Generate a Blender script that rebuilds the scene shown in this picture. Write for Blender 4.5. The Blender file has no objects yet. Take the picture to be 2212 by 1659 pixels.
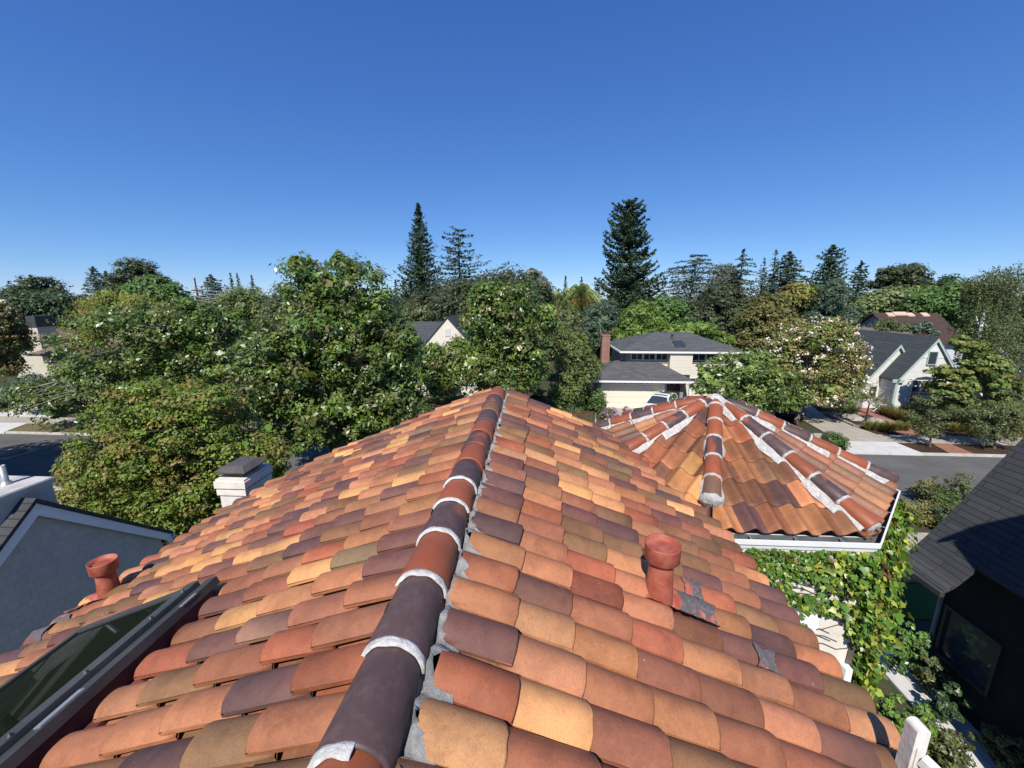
import bpy, math, random
import numpy as np
from mathutils import Vector

rng = np.random.default_rng(11)
random.seed(11)
PI = math.pi
R = math.radians
scene = bpy.context.scene
COL = scene.collection

# ------------------------------------------------------------------ camera
CAM = np.array([0.0, 0.0, 9.0])
PITCH, YAW = R(12.1), R(3.1)
FPX, CU, CV = 864.0, 1106.0, 829.5
FW = np.array([-math.sin(YAW) * math.cos(PITCH), math.cos(YAW) * math.cos(PITCH), -math.sin(PITCH)])
RT = np.array([math.cos(YAW), math.sin(YAW), 0.0])
UP = np.cross(RT, FW)


def ray(u, v):
    return FW + RT * (u - CU) / FPX - UP * (v - CV) / FPX


def atY(u, v, Y):
    d = ray(u, v)
    return CAM + d * (Y / d[1])


def atZ(u, v, Z=0.0):
    d = ray(u, v)
    return CAM + d * ((Z - 9.0) / d[2])


def atX(u, v, X):
    d = ray(u, v)
    return CAM + d * (X / d[0])


def depth(P):
    return float((np.array(P) - CAM) @ FW)


cd = bpy.data.cameras.new("camera")
cam = bpy.data.objects.new("camera", cd)
COL.objects.link(cam)
cam.location = (0, 0, 9.0)
cam.rotation_euler = (R(90) - PITCH, 0, YAW)
cd.sensor_width = 36.0
cd.lens = 36.0 * FPX / 2212.0
cd.clip_start = 0.05
cd.clip_end = 3000
scene.camera = cam

# ------------------------------------------------------------------ sky and sun
SUN_AZ, SUN_EL = 13.0, 48.0       # light travels towards +Y and a little to +X
w = bpy.data.worlds.new("World")
scene.world = w
w.use_nodes = True
nt = w.node_tree
bg = nt.nodes["Background"]
sky = nt.nodes.new("ShaderNodeTexSky")
sky.sky_type = 'NISHITA'
sky.sun_disc = False
sky.sun_elevation = R(SUN_EL)
sky.sun_rotation = R(180 + SUN_AZ)
sky.altitude = 0
sky.air_density = 0.7
sky.dust_density = 0.0
sky.ozone_density = 8.0
sep = nt.nodes.new("ShaderNodeSeparateColor")
com = nt.nodes.new("ShaderNodeCombineColor")
nt.links.new(sky.outputs[0], sep.inputs[0])
SKS = 0.105
for i, (g, k) in enumerate(((0.99, 0.92), (0.81, 0.90), (0.56, 1.03))):     # film response of the blue sky
    p = nt.nodes.new("ShaderNodeMath")
    p.operation = 'POWER'
    p.inputs[1].default_value = g
    q = nt.nodes.new("ShaderNodeMath")
    q.operation = 'MULTIPLY'
    q.inputs[1].default_value = k * SKS ** (g - 1)
    nt.links.new(sep.outputs[i], p.inputs[0])
    nt.links.new(p.outputs[0], q.inputs[0])
    nt.links.new(q.outputs[0], com.inputs[i])
nt.links.new(com.outputs[0], bg.inputs[0])
bg.inputs[1].default_value = 0.086
sd = bpy.data.lights.new("sun", 'SUN')
sun = bpy.data.objects.new("sun", sd)
COL.objects.link(sun)
sd.energy = 5.0
sd.angle = R(0.53)
sd.color = (1.0, 0.955, 0.88)
ld = Vector((math.sin(R(SUN_AZ)) * math.cos(R(SUN_EL)), math.cos(R(SUN_AZ)) * math.cos(R(SUN_EL)), -math.sin(R(SUN_EL))))
sun.rotation_euler = ld.to_track_quat('-Z', 'Y').to_euler()
scene.view_settings.view_transform = 'Standard'
scene.view_settings.look = 'None'
scene.view_settings.exposure = 0.30
scene.view_settings.gamma = 1.0
scene.cycles.max_bounces = 6
scene.cycles.transparent_max_bounces = 6


# ------------------------------------------------------------------ materials
def srgb(r, g, b):
    f = lambda c: (c / 255.0 / 12.92) if c / 255.0 <= 0.04045 else ((c / 255.0 + 0.055) / 1.055) ** 2.4
    return (f(r), f(g), f(b))


class NT:
    def __init__(s, name):
        s.m = bpy.data.materials.new(name)
        s.m.use_nodes = True
        s.t = s.m.node_tree
        s.p = s.t.nodes["Principled BSDF"]
        s.out = s.t.nodes["Material Output"]

    def n(s, typ, **kw):
        x = s.t.nodes.new(typ)
        for k, v in kw.items():
            setattr(x, k, v)
        return x

    def l(s, a, b):
        s.t.links.new(a, b)

    def noise(s, scale, detail=4.0, rough=0.6, vec=None, dist=0.0):
        x = s.n("ShaderNodeTexNoise")
        x.inputs['Scale'].default_value = scale
        x.inputs['Detail'].default_value = detail
        x.inputs['Roughness'].default_value = rough
        x.inputs['Distortion'].default_value = dist
        if vec is not None:
            s.l(vec, x.inputs['Vector'])
        return x

    def ramp(s, src, stops):
        r = s.n("ShaderNodeValToRGB")
        e = r.color_ramp.elements
        while len(e) < len(stops):
            e.new(0.5)
        for el, (p, c) in zip(e, stops):
            el.position = p
            el.color = (c, c, c, 1) if isinstance(c, (int, float)) else (*c, 1)
        s.l(src, r.inputs[0])
        return r.outputs[0]

    def mix(s, fac, a, b, blend='MIX'):
        x = s.n("ShaderNodeMix", data_type='RGBA', blend_type=blend)
        for sock, v in ((x.inputs[0], fac), (x.inputs[6], a), (x.inputs[7], b)):
            if isinstance(v, (int, float)):
                sock.default_value = v
            elif isinstance(v, tuple):
                sock.default_value = (*v, 1)
            else:
                s.l(v, sock)
        return x.outputs[2]

    def obj(s):
        return s.n("ShaderNodeTexCoord").outputs['Object']

    def uv(s):
        return s.n("ShaderNodeTexCoord").outputs['UV']

    def bump(s, h, strength=0.3, dist=0.01, prev=None):
        b = s.n("ShaderNodeBump")
        b.inputs['Strength'].default_value = strength
        b.inputs['Distance'].default_value = dist
        s.l(h, b.inputs['Height'])
        if prev is not None:
            s.l(prev, b.inputs['Normal'])
        s.l(b.outputs[0], s.p.inputs['Normal'])
        return b.outputs[0]

    def set(s, col=None, rough=None, spec=None, metal=None):
        if col is not None:
            if isinstance(col, tuple):
                s.p.inputs['Base Color'].default_value = (*col, 1)
            else:
                s.l(col, s.p.inputs['Base Color'])
        if rough is not None:
            if isinstance(rough, (int, float)):
                s.p.inputs['Roughness'].default_value = rough
            else:
                s.l(rough, s.p.inputs['Roughness'])
        if spec is not None:
            s.p.inputs['Specular IOR Level'].default_value = spec
        if metal is not None:
            s.p.inputs['Metallic'].default_value = metal
        return s.m


def mat(name, col, rough=0.75, var=0.2, scale=6.0, bump=0.0, bscale=60.0, spec=0.3, metal=0.0, bdist=0.01):
    k = NT(name)
    o = k.obj()
    a = tuple(c * (1 - var) for c in col)
    b = tuple(min(1.0, c * (1 + var)) for c in col)
    n1 = k.noise(scale, 6, 0.65, o)
    c = k.mix(k.ramp(n1.outputs[0], [(0.3, 0.0), (0.7, 1.0)]), a, b)
    if bump:
        k.bump(k.noise(bscale, 5, 0.6, o).outputs[0], bump, bdist)
    return k.set(c, rough, spec, metal)


def tint_attr(k):
    a = k.n("ShaderNodeAttribute")
    a.attribute_name = "tint"
    return a.outputs['Color']


def mat_tile(name, gloss=0.5):
    k = NT(name)
    o = k.obj()
    t = tint_attr(k)
    n1 = k.noise(6.5, 4, 0.65, o, 0.5)
    n2 = k.noise(85.0, 5, 0.75, o)
    n3 = k.noise(26.0, 6, 0.8, o, 0.3)
    n5 = k.noise(230.0, 3, 0.8, o)
    dark = k.mix(1.0, t, (0.46, 0.42, 0.44), 'MULTIPLY')
    lite = k.mix(1.0, t, (1.42, 1.36, 1.22), 'MULTIPLY')
    c = k.mix(k.ramp(n1.outputs[0], [(0.42, 0.0), (0.72, 0.55)]), t, dark)                     # smoky kiln flashing
    c = k.mix(k.ramp(n3.outputs[0], [(0.50, 0.0), (0.80, 0.55)]), c, lite)                     # sandy bloom
    c = k.mix(k.ramp(n3.outputs[0], [(0.26, 0.40), (0.42, 0.0)]), c, dark)
    c = k.mix(k.ramp(n2.outputs[0], [(0.30, 0.55), (0.42, 0.0)]), c, (0.06, 0.032, 0.022))       # dark pores
    c = k.mix(k.ramp(n5.outputs[0], [(0.36, 0.45), (0.52, 0.0)]), c, dark)
    n4 = k.noise(44.0, 3, 0.5, o)
    c = k.mix(k.ramp(n4.outputs[0], [(0.74, 0.0), (0.775, 0.55)]), c, (0.52, 0.44, 0.34))           # pale flecks
    b1 = k.bump(n2.outputs[0], 0.35, 0.004)
    k.bump(n5.outputs[0], 0.25, 0.002, b1)
    r = k.ramp(n3.outputs[0], [(0.3, gloss - 0.08), (0.7, gloss + 0.2)])
    return k.set(c, r, 0.35)


def mat_ridge(name):
    k = NT(name)
    o = k.obj()
    t = tint_attr(k)
    n1 = k.noise(2.6, 2, 0.4, o, 0.6)
    n2 = k.noise(90.0, 4, 0.7, o)
    n3 = k.noise(14.0, 5, 0.7, o)
    c = k.mix(k.ramp(n1.outputs[0], [(0.59, 0.0), (0.66, 0.85)]), t, (0.30, 0.075, 0.024))
    c = k.mix(k.ramp(n3.outputs[0], [(0.45, 0.0), (0.85, 0.45)]), c, (0.20, 0.135, 0.115))
    c = k.mix(k.ramp(n2.outputs[0], [(0.3, 0.3), (0.45, 0.0)]), c, (0.03, 0.02, 0.018))
    k.bump(n2.outputs[0], 0.18, 0.003)
    return k.set(c, 0.52, 0.4)


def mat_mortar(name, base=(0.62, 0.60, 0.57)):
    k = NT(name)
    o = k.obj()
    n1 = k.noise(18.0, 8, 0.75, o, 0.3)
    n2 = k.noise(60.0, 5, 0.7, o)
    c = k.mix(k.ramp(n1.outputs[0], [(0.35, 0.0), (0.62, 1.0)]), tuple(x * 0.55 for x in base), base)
    b = k.bump(n1.outputs[0], 0.8, 0.03)
    k.bump(n2.outputs[0], 0.5, 0.008, b)
    return k.set(c, 0.9, 0.15)


def mat_shingle(name, c1, c2, w_=0.32, h_=0.14, gap=0.012, joint=(0.02, 0.02, 0.02), rough=0.9, bumpy=0.6, wob=0.0):
    k = NT(name)
    u = k.uv()
    if wob:
        nn = k.noise(2.0, 2, 0.5, u)
        u = k.mix(wob, u, nn.outputs['Color'], 'ADD')
    b = k.n("ShaderNodeTexBrick")
    b.offset = 0.5
    for nme, v in (("Color1", c1), ("Color2", c2), ("Mortar", joint)):
        b.inputs[nme].default_value = (*v, 1)
    b.inputs['Scale'].default_value = 1.0
    b.inputs['Mortar Size'].default_value = gap
    b.inputs['Mortar Smooth'].default_value = 0.3
    b.inputs['Brick Width'].default_value = w_
    b.inputs['Row Height'].default_value = h_
    k.l(u, b.inputs['Vector'])
    n1 = k.noise(3.0, 5, 0.7, u)
    n2 = k.noise(90.0, 3, 0.7, u)
    c = k.mix(k.ramp(n1.outputs[0], [(0.3, 0.0), (0.7, 0.5)]), b.outputs[0], tuple(x * 0.6 for x in c1))
    c = k.mix(k.ramp(n2.outputs[0], [(0.35, 0.35), (0.6, 0.0)]), c, tuple(x * 0.4 for x in c1))
    inv = k.ramp(b.outputs[1], [(0.0, 1.0), (1.0, 0.0)])
    k.bump(inv, bumpy, 0.012)
    return k.set(c, rough, 0.2)


def mat_siding(name, col, pitch=0.16):
    k = NT(name)
    u = k.uv()
    s = k.n("ShaderNodeSeparateXYZ")
    k.l(u, s.inputs[0])
    m = k.n("ShaderNodeMath", operation='DIVIDE')
    m.inputs[1].default_value = pitch
    k.l(s.outputs[1], m.inputs[0])
    f = k.n("ShaderNodeMath", operation='FRACT')
    k.l(m.outputs[0], f.inputs[0])
    n1 = k.noise(5.0, 5, 0.7, u)
    c = k.mix(k.ramp(n1.outputs[0], [(0.3, 0.0), (0.7, 0.35)]), col, tuple(x * 0.7 for x in col))
    c = k.mix(k.ramp(f.outputs[0], [(0.0, 0.75), (0.10, 0.0)]), c, tuple(x * 0.35 for x in col))
    k.bump(f.outputs[0], 0.6, 0.02)
    return k.set(c, 0.75, 0.25)


def mat_leaf(name, rough=0.5, spec=0.4, trans=0.28):
    k = NT(name)
    t = tint_attr(k)
    k.set(t, rough, spec)
    tr = k.n("ShaderNodeBsdfTranslucent")
    k.l(k.mix(1.0, t, (1.35, 1.25, 0.55), 'MULTIPLY'), tr.inputs[0])
    mx = k.n("ShaderNodeMixShader")
    mx.inputs[0].default_value = trans
    k.l(k.p.outputs[0], mx.inputs[1])
    k.l(tr.outputs[0], mx.inputs[2])
    k.l(mx.outputs[0], k.out.inputs[0])
    return k.m


def mat_tint(name, rough=0.8, spec=0.2):
    k = NT(name)
    return k.set(tint_attr(k), rough, spec)


def mat_ground(name, c1, c2, c3, s1=0.25, s2=4.0):
    k = NT(name)
    o = k.obj()
    a = k.noise(s1, 6, 0.65, o)
    b = k.noise(s2, 8, 0.75, o)
    c = k.mix(k.ramp(a.outputs[0], [(0.4, 0.0), (0.6, 1.0)]), c1, c2)
    c = k.mix(k.ramp(b.outputs[0], [(0.45, 0.0), (0.7, 0.8)]), c, c3)
    k.bump(b.outputs[0], 0.6, 0.05)
    return k.set(c, 0.95, 0.1)


def mat_asphalt():
    k = NT("asphalt")
    o = k.obj()
    a = k.noise(0.35, 6, 0.65, o)
    mp = k.n("ShaderNodeMapping")
    mp.inputs['Scale'].default_value = (0.12, 1.4, 1.0)
    k.l(o, mp.inputs[0])
    st = k.noise(1.0, 5, 0.6, mp.outputs[0])
    b = k.noise(45.0, 4, 0.8, o)
    c = k.mix(k.ramp(a.outputs[0], [(0.35, 0.0), (0.65, 1.0)]), (0.105, 0.100, 0.094), (0.150, 0.144, 0.135))
    c = k.mix(k.ramp(st.outputs[0], [(0.40, 0.0), (0.7, 0.5)]), c, (0.085, 0.082, 0.078))
    c = k.mix(k.ramp(b.outputs[0], [(0.4, 0.3), (0.6, 0.0)]), c, (0.05, 0.05, 0.05))
    v = k.n("ShaderNodeTexVoronoi", feature='DISTANCE_TO_EDGE')
    v.inputs['Scale'].default_value = 0.22
    k.l(k.mix(0.25, o, k.noise(1.3, 4, 0.6, o).outputs['Color'], 'ADD'), v.inputs['Vector'])
    c = k.mix(k.ramp(v.outputs[0], [(0.0, 0.6), (0.004, 0.0)]), c, (0.04, 0.04, 0.04))
    k.bump(b.outputs[0], 0.4, 0.01)
    return k.set(c, 0.9, 0.2)


def mat_concrete(name, col, jx=1.5):
    k = NT(name)
    u = k.obj()
    b = k.n("ShaderNodeTexBrick")
    b.offset = 0.0
    b.inputs['Scale'].default_value = 1.0
    b.inputs['Brick Width'].default_value = jx
    b.inputs['Row Height'].default_value = jx
    b.inputs['Mortar Size'].default_value = 0.012
    b.inputs['Color1'].default_value = (*col, 1)
    b.inputs['Color2'].default_value = (*[c * 0.88 for c in col], 1)
    b.inputs['Mortar'].default_value = (*[c * 0.35 for c in col], 1)
    k.l(u, b.inputs['Vector'])
    a = k.noise(1.6, 6, 0.7, u)
    c = k.mix(k.ramp(a.outputs[0], [(0.4, 0.0), (0.75, 0.55)]), b.outputs[0], tuple(c * 0.62 for c in col))
    k.bump(k.noise(50, 4, 0.7, u).outputs[0], 0.2, 0.006)
    return k.set(c, 0.9, 0.2)


def mat_paint_worn():
    # red paint flaking off lead flashing
    k = NT("worn red paint on lead")
    o = k.obj()
    n = k.noise(7.0, 5, 0.65, o, 0.5)
    n2 = k.noise(60.0, 5, 0.7, o)
    c = k.mix(k.ramp(n.outputs[0], [(0.40, 0.0), (0.44, 1.0)]), (0.36, 0.095, 0.06), (0.10, 0.088, 0.085))
    c = k.mix(k.ramp(n2.outputs[0], [(0.54, 0.0), (0.70, 0.5)]), c, (0.36, 0.28, 0.26))
    k.bump(n.outputs[0], 0.7, 0.01)
    return k.set(c, 0.42, 0.5)


def mat_pipe():
    k = NT("red painted pipe")
    o = k.obj()
    n = k.noise(11.0, 4, 0.6, o, 0.5)
    c = k.mix(k.ramp(n.outputs[0], [(0.4, 0.0), (0.62, 0.55)]), (0.30, 0.066, 0.037), (0.44, 0.17, 0.115))
    c = k.mix(k.ramp(k.noise(5.0, 4, 0.6, o).outputs[0], [(0.5, 0.0), (0.75, 0.5)]), c, (0.22, 0.045, 0.03))
    return k.set(c, 0.5, 0.4)


def mat_glass(name, col=(0.02, 0.025, 0.03), rough=0.06, spec=0.6):
    k = NT(name)
    if spec < 0.1:
        k.p.inputs['IOR'].default_value = 1.13
    return k.set(col, rough, spec)


MT = dict(
    tile=mat_tile("clay roof tile", 0.55), stile=mat_tile("clay s tile", 0.45), ridge=mat_ridge("ridge tile"),
    mortar=mat_mortar("mortar", (0.60, 0.58, 0.55)), mortar_w=mat_mortar("white mortar", (0.80, 0.77, 0.72)), mortar_grey=mat_mortar("grey mortar", (0.52, 0.51, 0.49)), mortar_shade=mat_mortar("shaded ridge mortar", (0.36, 0.36, 0.36)),
    deck=mat("roof underlay", (0.05, 0.032, 0.024), 0.9),
    stucco=mat("cream stucco", (0.68, 0.62, 0.54), 0.9, 0.12, 7, 0.5, 55),
    white=mat("white paint", (0.74, 0.74, 0.72), 0.5, 0.06, 4),
    white_old=mat("weathered white paint", (0.66, 0.63, 0.57), 0.7, 0.16, 9, 0.3, 30),
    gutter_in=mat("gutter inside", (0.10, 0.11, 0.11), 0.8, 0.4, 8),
    bronze=mat("dark bronze metal", (0.050, 0.050, 0.048), 0.42, 0.3, 5, spec=0.5),
    rusty=mat("red brown flashing", (0.13, 0.045, 0.035), 0.55, 0.5, 9),
    glassdark=mat_glass("skylight glass", (0.006, 0.010, 0.006), 0.02, 0.08),
    glass=mat_glass("window glass", (0.035, 0.045, 0.055), 0.08),
    worn=mat_paint_worn(), pipe=mat_pipe(),
    steel=mat("galvanised steel", (0.36, 0.37, 0.37), 0.45, 0.2, 12, metal=0.5),
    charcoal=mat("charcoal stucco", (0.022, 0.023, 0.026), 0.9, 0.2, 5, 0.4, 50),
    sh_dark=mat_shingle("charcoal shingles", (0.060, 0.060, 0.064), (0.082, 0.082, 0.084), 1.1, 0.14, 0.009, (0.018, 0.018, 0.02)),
    sh_grey=mat_shingle("grey shingles", (0.090, 0.091, 0.095), (0.13, 0.13, 0.133), 0.6, 0.22, 0.010, (0.055, 0.055, 0.06)),
    sh_blue=mat_shingle("dark blue grey shingles", (0.070, 0.080, 0.086), (0.088, 0.098, 0.104), 2.4, 0.21, 0.022, (0.03, 0.034, 0.037)),
    sh_brown=mat_shingle("dark brown shingles", (0.070, 0.045, 0.038), (0.095, 0.062, 0.050), 0.5, 0.22, 0.012, (0.03, 0.02, 0.018)),
    sh_tan=mat_shingle("tan shingles", (0.20, 0.145, 0.105), (0.25, 0.19, 0.14), 0.4, 0.18, 0.012, (0.12, 0.09, 0.07)),
    sh_wall=mat_shingle("white wall shingles", (0.50, 0.49, 0.43), (0.54, 0.53, 0.47), 0.17, 0.16, 0.005, (0.37, 0.365, 0.33), 0.7, 0.3),
    beige=mat("beige stucco", (0.52, 0.47, 0.37), 0.9, 0.08, 5, 0.3, 40),
    greywall=mat("grey wall and eave shade", (0.24, 0.235, 0.22), 0.85, 0.1, 5),
    siding=mat_siding("cream siding", (0.70, 0.65, 0.55), 0.30),
    siding_w=mat_siding("white siding", (0.72, 0.72, 0.69), 0.34),
    whitewall=mat_shingle("white painted brick", (0.80, 0.79, 0.75), (0.76, 0.75, 0.71), 0.3, 0.1, 0.006, (0.58, 0.57, 0.54), 0.85, 0.4),
    greentrim=mat("pale green trim", (0.36, 0.45, 0.40), 0.6, 0.1, 5),
    door=mat("cream garage door", (0.66, 0.60, 0.48), 0.6, 0.05, 3),
    brick=mat_shingle("red brick", (0.28, 0.11, 0.075), (0.36, 0.17, 0.11), 0.22, 0.075, 0.012, (0.40, 0.34, 0.29), 0.9, 0.4),
    paver=mat_shingle("brick paving", (0.30, 0.125, 0.085), (0.38, 0.18, 0.125), 0.4, 0.2, 0.014, (0.36, 0.27, 0.22), 0.9, 0.3),
    wood=mat("brown wood", (0.10, 0.060, 0.035), 0.8, 0.3, 6, 0.4, 30),
    bark=mat("grey bark", (0.13, 0.105, 0.085), 0.9, 0.4, 5, 0.8, 25),
    bark_l=mat("pale grey bark", (0.20, 0.185, 0.165), 0.9, 0.3, 5, 0.6, 25),
    bark_d=mat("dark bark", (0.05, 0.038, 0.028), 0.9, 0.4, 5, 0.8, 25),
    birchbark=mat("white birch bark", (0.66, 0.64, 0.60), 0.8, 0.3, 3, 0.3, 20),
    leaf=mat_leaf("leaf"), leafg=mat_leaf("glossy leaf", 0.36, 0.45, 0.22), needle=mat_leaf("needles", 0.65, 0.2, 0.12),
    flower=mat_tint("petals"), rock=mat("rock", (0.30, 0.27, 0.23), 0.9, 0.4, 3, 0.8, 10),
    asphalt=mat_asphalt(), concrete=mat_concrete("concrete paving", (0.40, 0.36, 0.30)),
    conc_new=mat_concrete("pale concrete", (0.58, 0.57, 0.54), 3.0), kerb=mat("kerb concrete", (0.46, 0.43, 0.37), 0.9, 0.2, 4),
    mulch=mat_ground("dark mulch", (0.045, 0.030, 0.021), (0.07, 0.045, 0.03), (0.028, 0.019, 0.014), 0.8, 14),
    drygrass=mat_ground("dry grass", (0.15, 0.12, 0.060), (0.11, 0.115, 0.045), (0.20, 0.145, 0.095), 0.7, 9),
    lawn=mat_ground("green grass", (0.04, 0.085, 0.02), (0.06, 0.11, 0.025), (0.03, 0.06, 0.015), 0.7, 12),
    soil=mat_ground("earth and leaf litter", (0.055, 0.048, 0.03), (0.045, 0.06, 0.026), (0.09, 0.07, 0.045), 0.15, 2.5),
    carwhite=mat("white car paint", (0.74, 0.75, 0.76), 0.22, 0.02, 2, spec=0.6), cardark=mat("dark car paint", (0.02, 0.022, 0.028), 0.22, 0.1, 2, spec=0.6),
    rubber=mat("tyre rubber", (0.02, 0.02, 0.02), 0.8), alloy=mat("wheel alloy", (0.5, 0.5, 0.5), 0.35, 0.1, 4, metal=0.7),
    lamp=mat("headlight glass", (0.7, 0.72, 0.74), 0.12, 0.05, 3, spec=0.7), redlamp=mat("red lamp glass", (0.4, 0.02, 0.02), 0.2, 0.05, 3),
    orange_tile=mat_shingle("orange tile roof", (0.33, 0.15, 0.085), (0.40, 0.20, 0.12), 0.25, 0.35, 0.02, (0.18, 0.08, 0.05)),
    wire=mat("grey wire", (0.45, 0.45, 0.45), 0.5),
    shade=mat("pale canvas", (0.6, 0.6, 0.57), 0.8, 0.1, 3),
)

# ------------------------------------------------------------------ object helpers
ORG = {}


def tag(o, label=None, cat=None, group=None, kind=None):
    if label:
        o["label"] = label
    if cat:
        o["category"] = cat
    if group:
        o["group"] = group
    if kind:
        o["kind"] = kind
    return o


def thing(name, base, label, cat, group=None, kind=None):
    o = bpy.data.objects.new(name, None)
    COL.objects.link(o)
    o.empty_display_size = 0.2
    o.location = tuple(float(x) for x in base)
    ORG[o.name] = np.array(base, float)
    return tag(o, label, cat, group, kind)


def link_mesh(name, me, parent, base):
    o = bpy.data.objects.new(name, me)
    COL.objects.link(o)
    if parent is not None:
        o.parent = parent
        ORG[o.name] = ORG[parent.name]
    else:
        o.location = tuple(float(x) for x in base)
        ORG[o.name] = np.array(base, float)
    return o


def fast_mesh(name, V, F, mats, parent=None, base=(0, 0, 0), tint=None, smooth=False, k=4):
    """V (n,3) world, F (m,k)"""
    off = ORG[parent.name] if parent is not None else np.array(base, float)
    V = np.asarray(V, np.float32) - off.astype(np.float32)
    F = np.asarray(F, np.int32)
    me = bpy.data.meshes.new(name)
    me.vertices.add(len(V))
    me.vertices.foreach_set('co', V.ravel())
    me.loops.add(F.size)
    me.loops.foreach_set('vertex_index', F.ravel())
    me.polygons.add(len(F))
    me.polygons.foreach_set('loop_start', np.arange(0, F.size, k, dtype=np.int32))
    if smooth:
        me.polygons.foreach_set('use_smooth', np.ones(len(F), bool))
    me.update(calc_edges=True)
    if tint is not None:
        a = me.attributes.new('tint', 'FLOAT_COLOR', 'FACE')
        c = np.ones((len(F), 4), np.float32)
        c[:, :3] = tint
        a.data.foreach_set('color', c.ravel())
    for m in (mats if isinstance(mats, (list, tuple)) else [mats]):
        me.materials.append(m)
    return link_mesh(name, me, parent, base)


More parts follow.
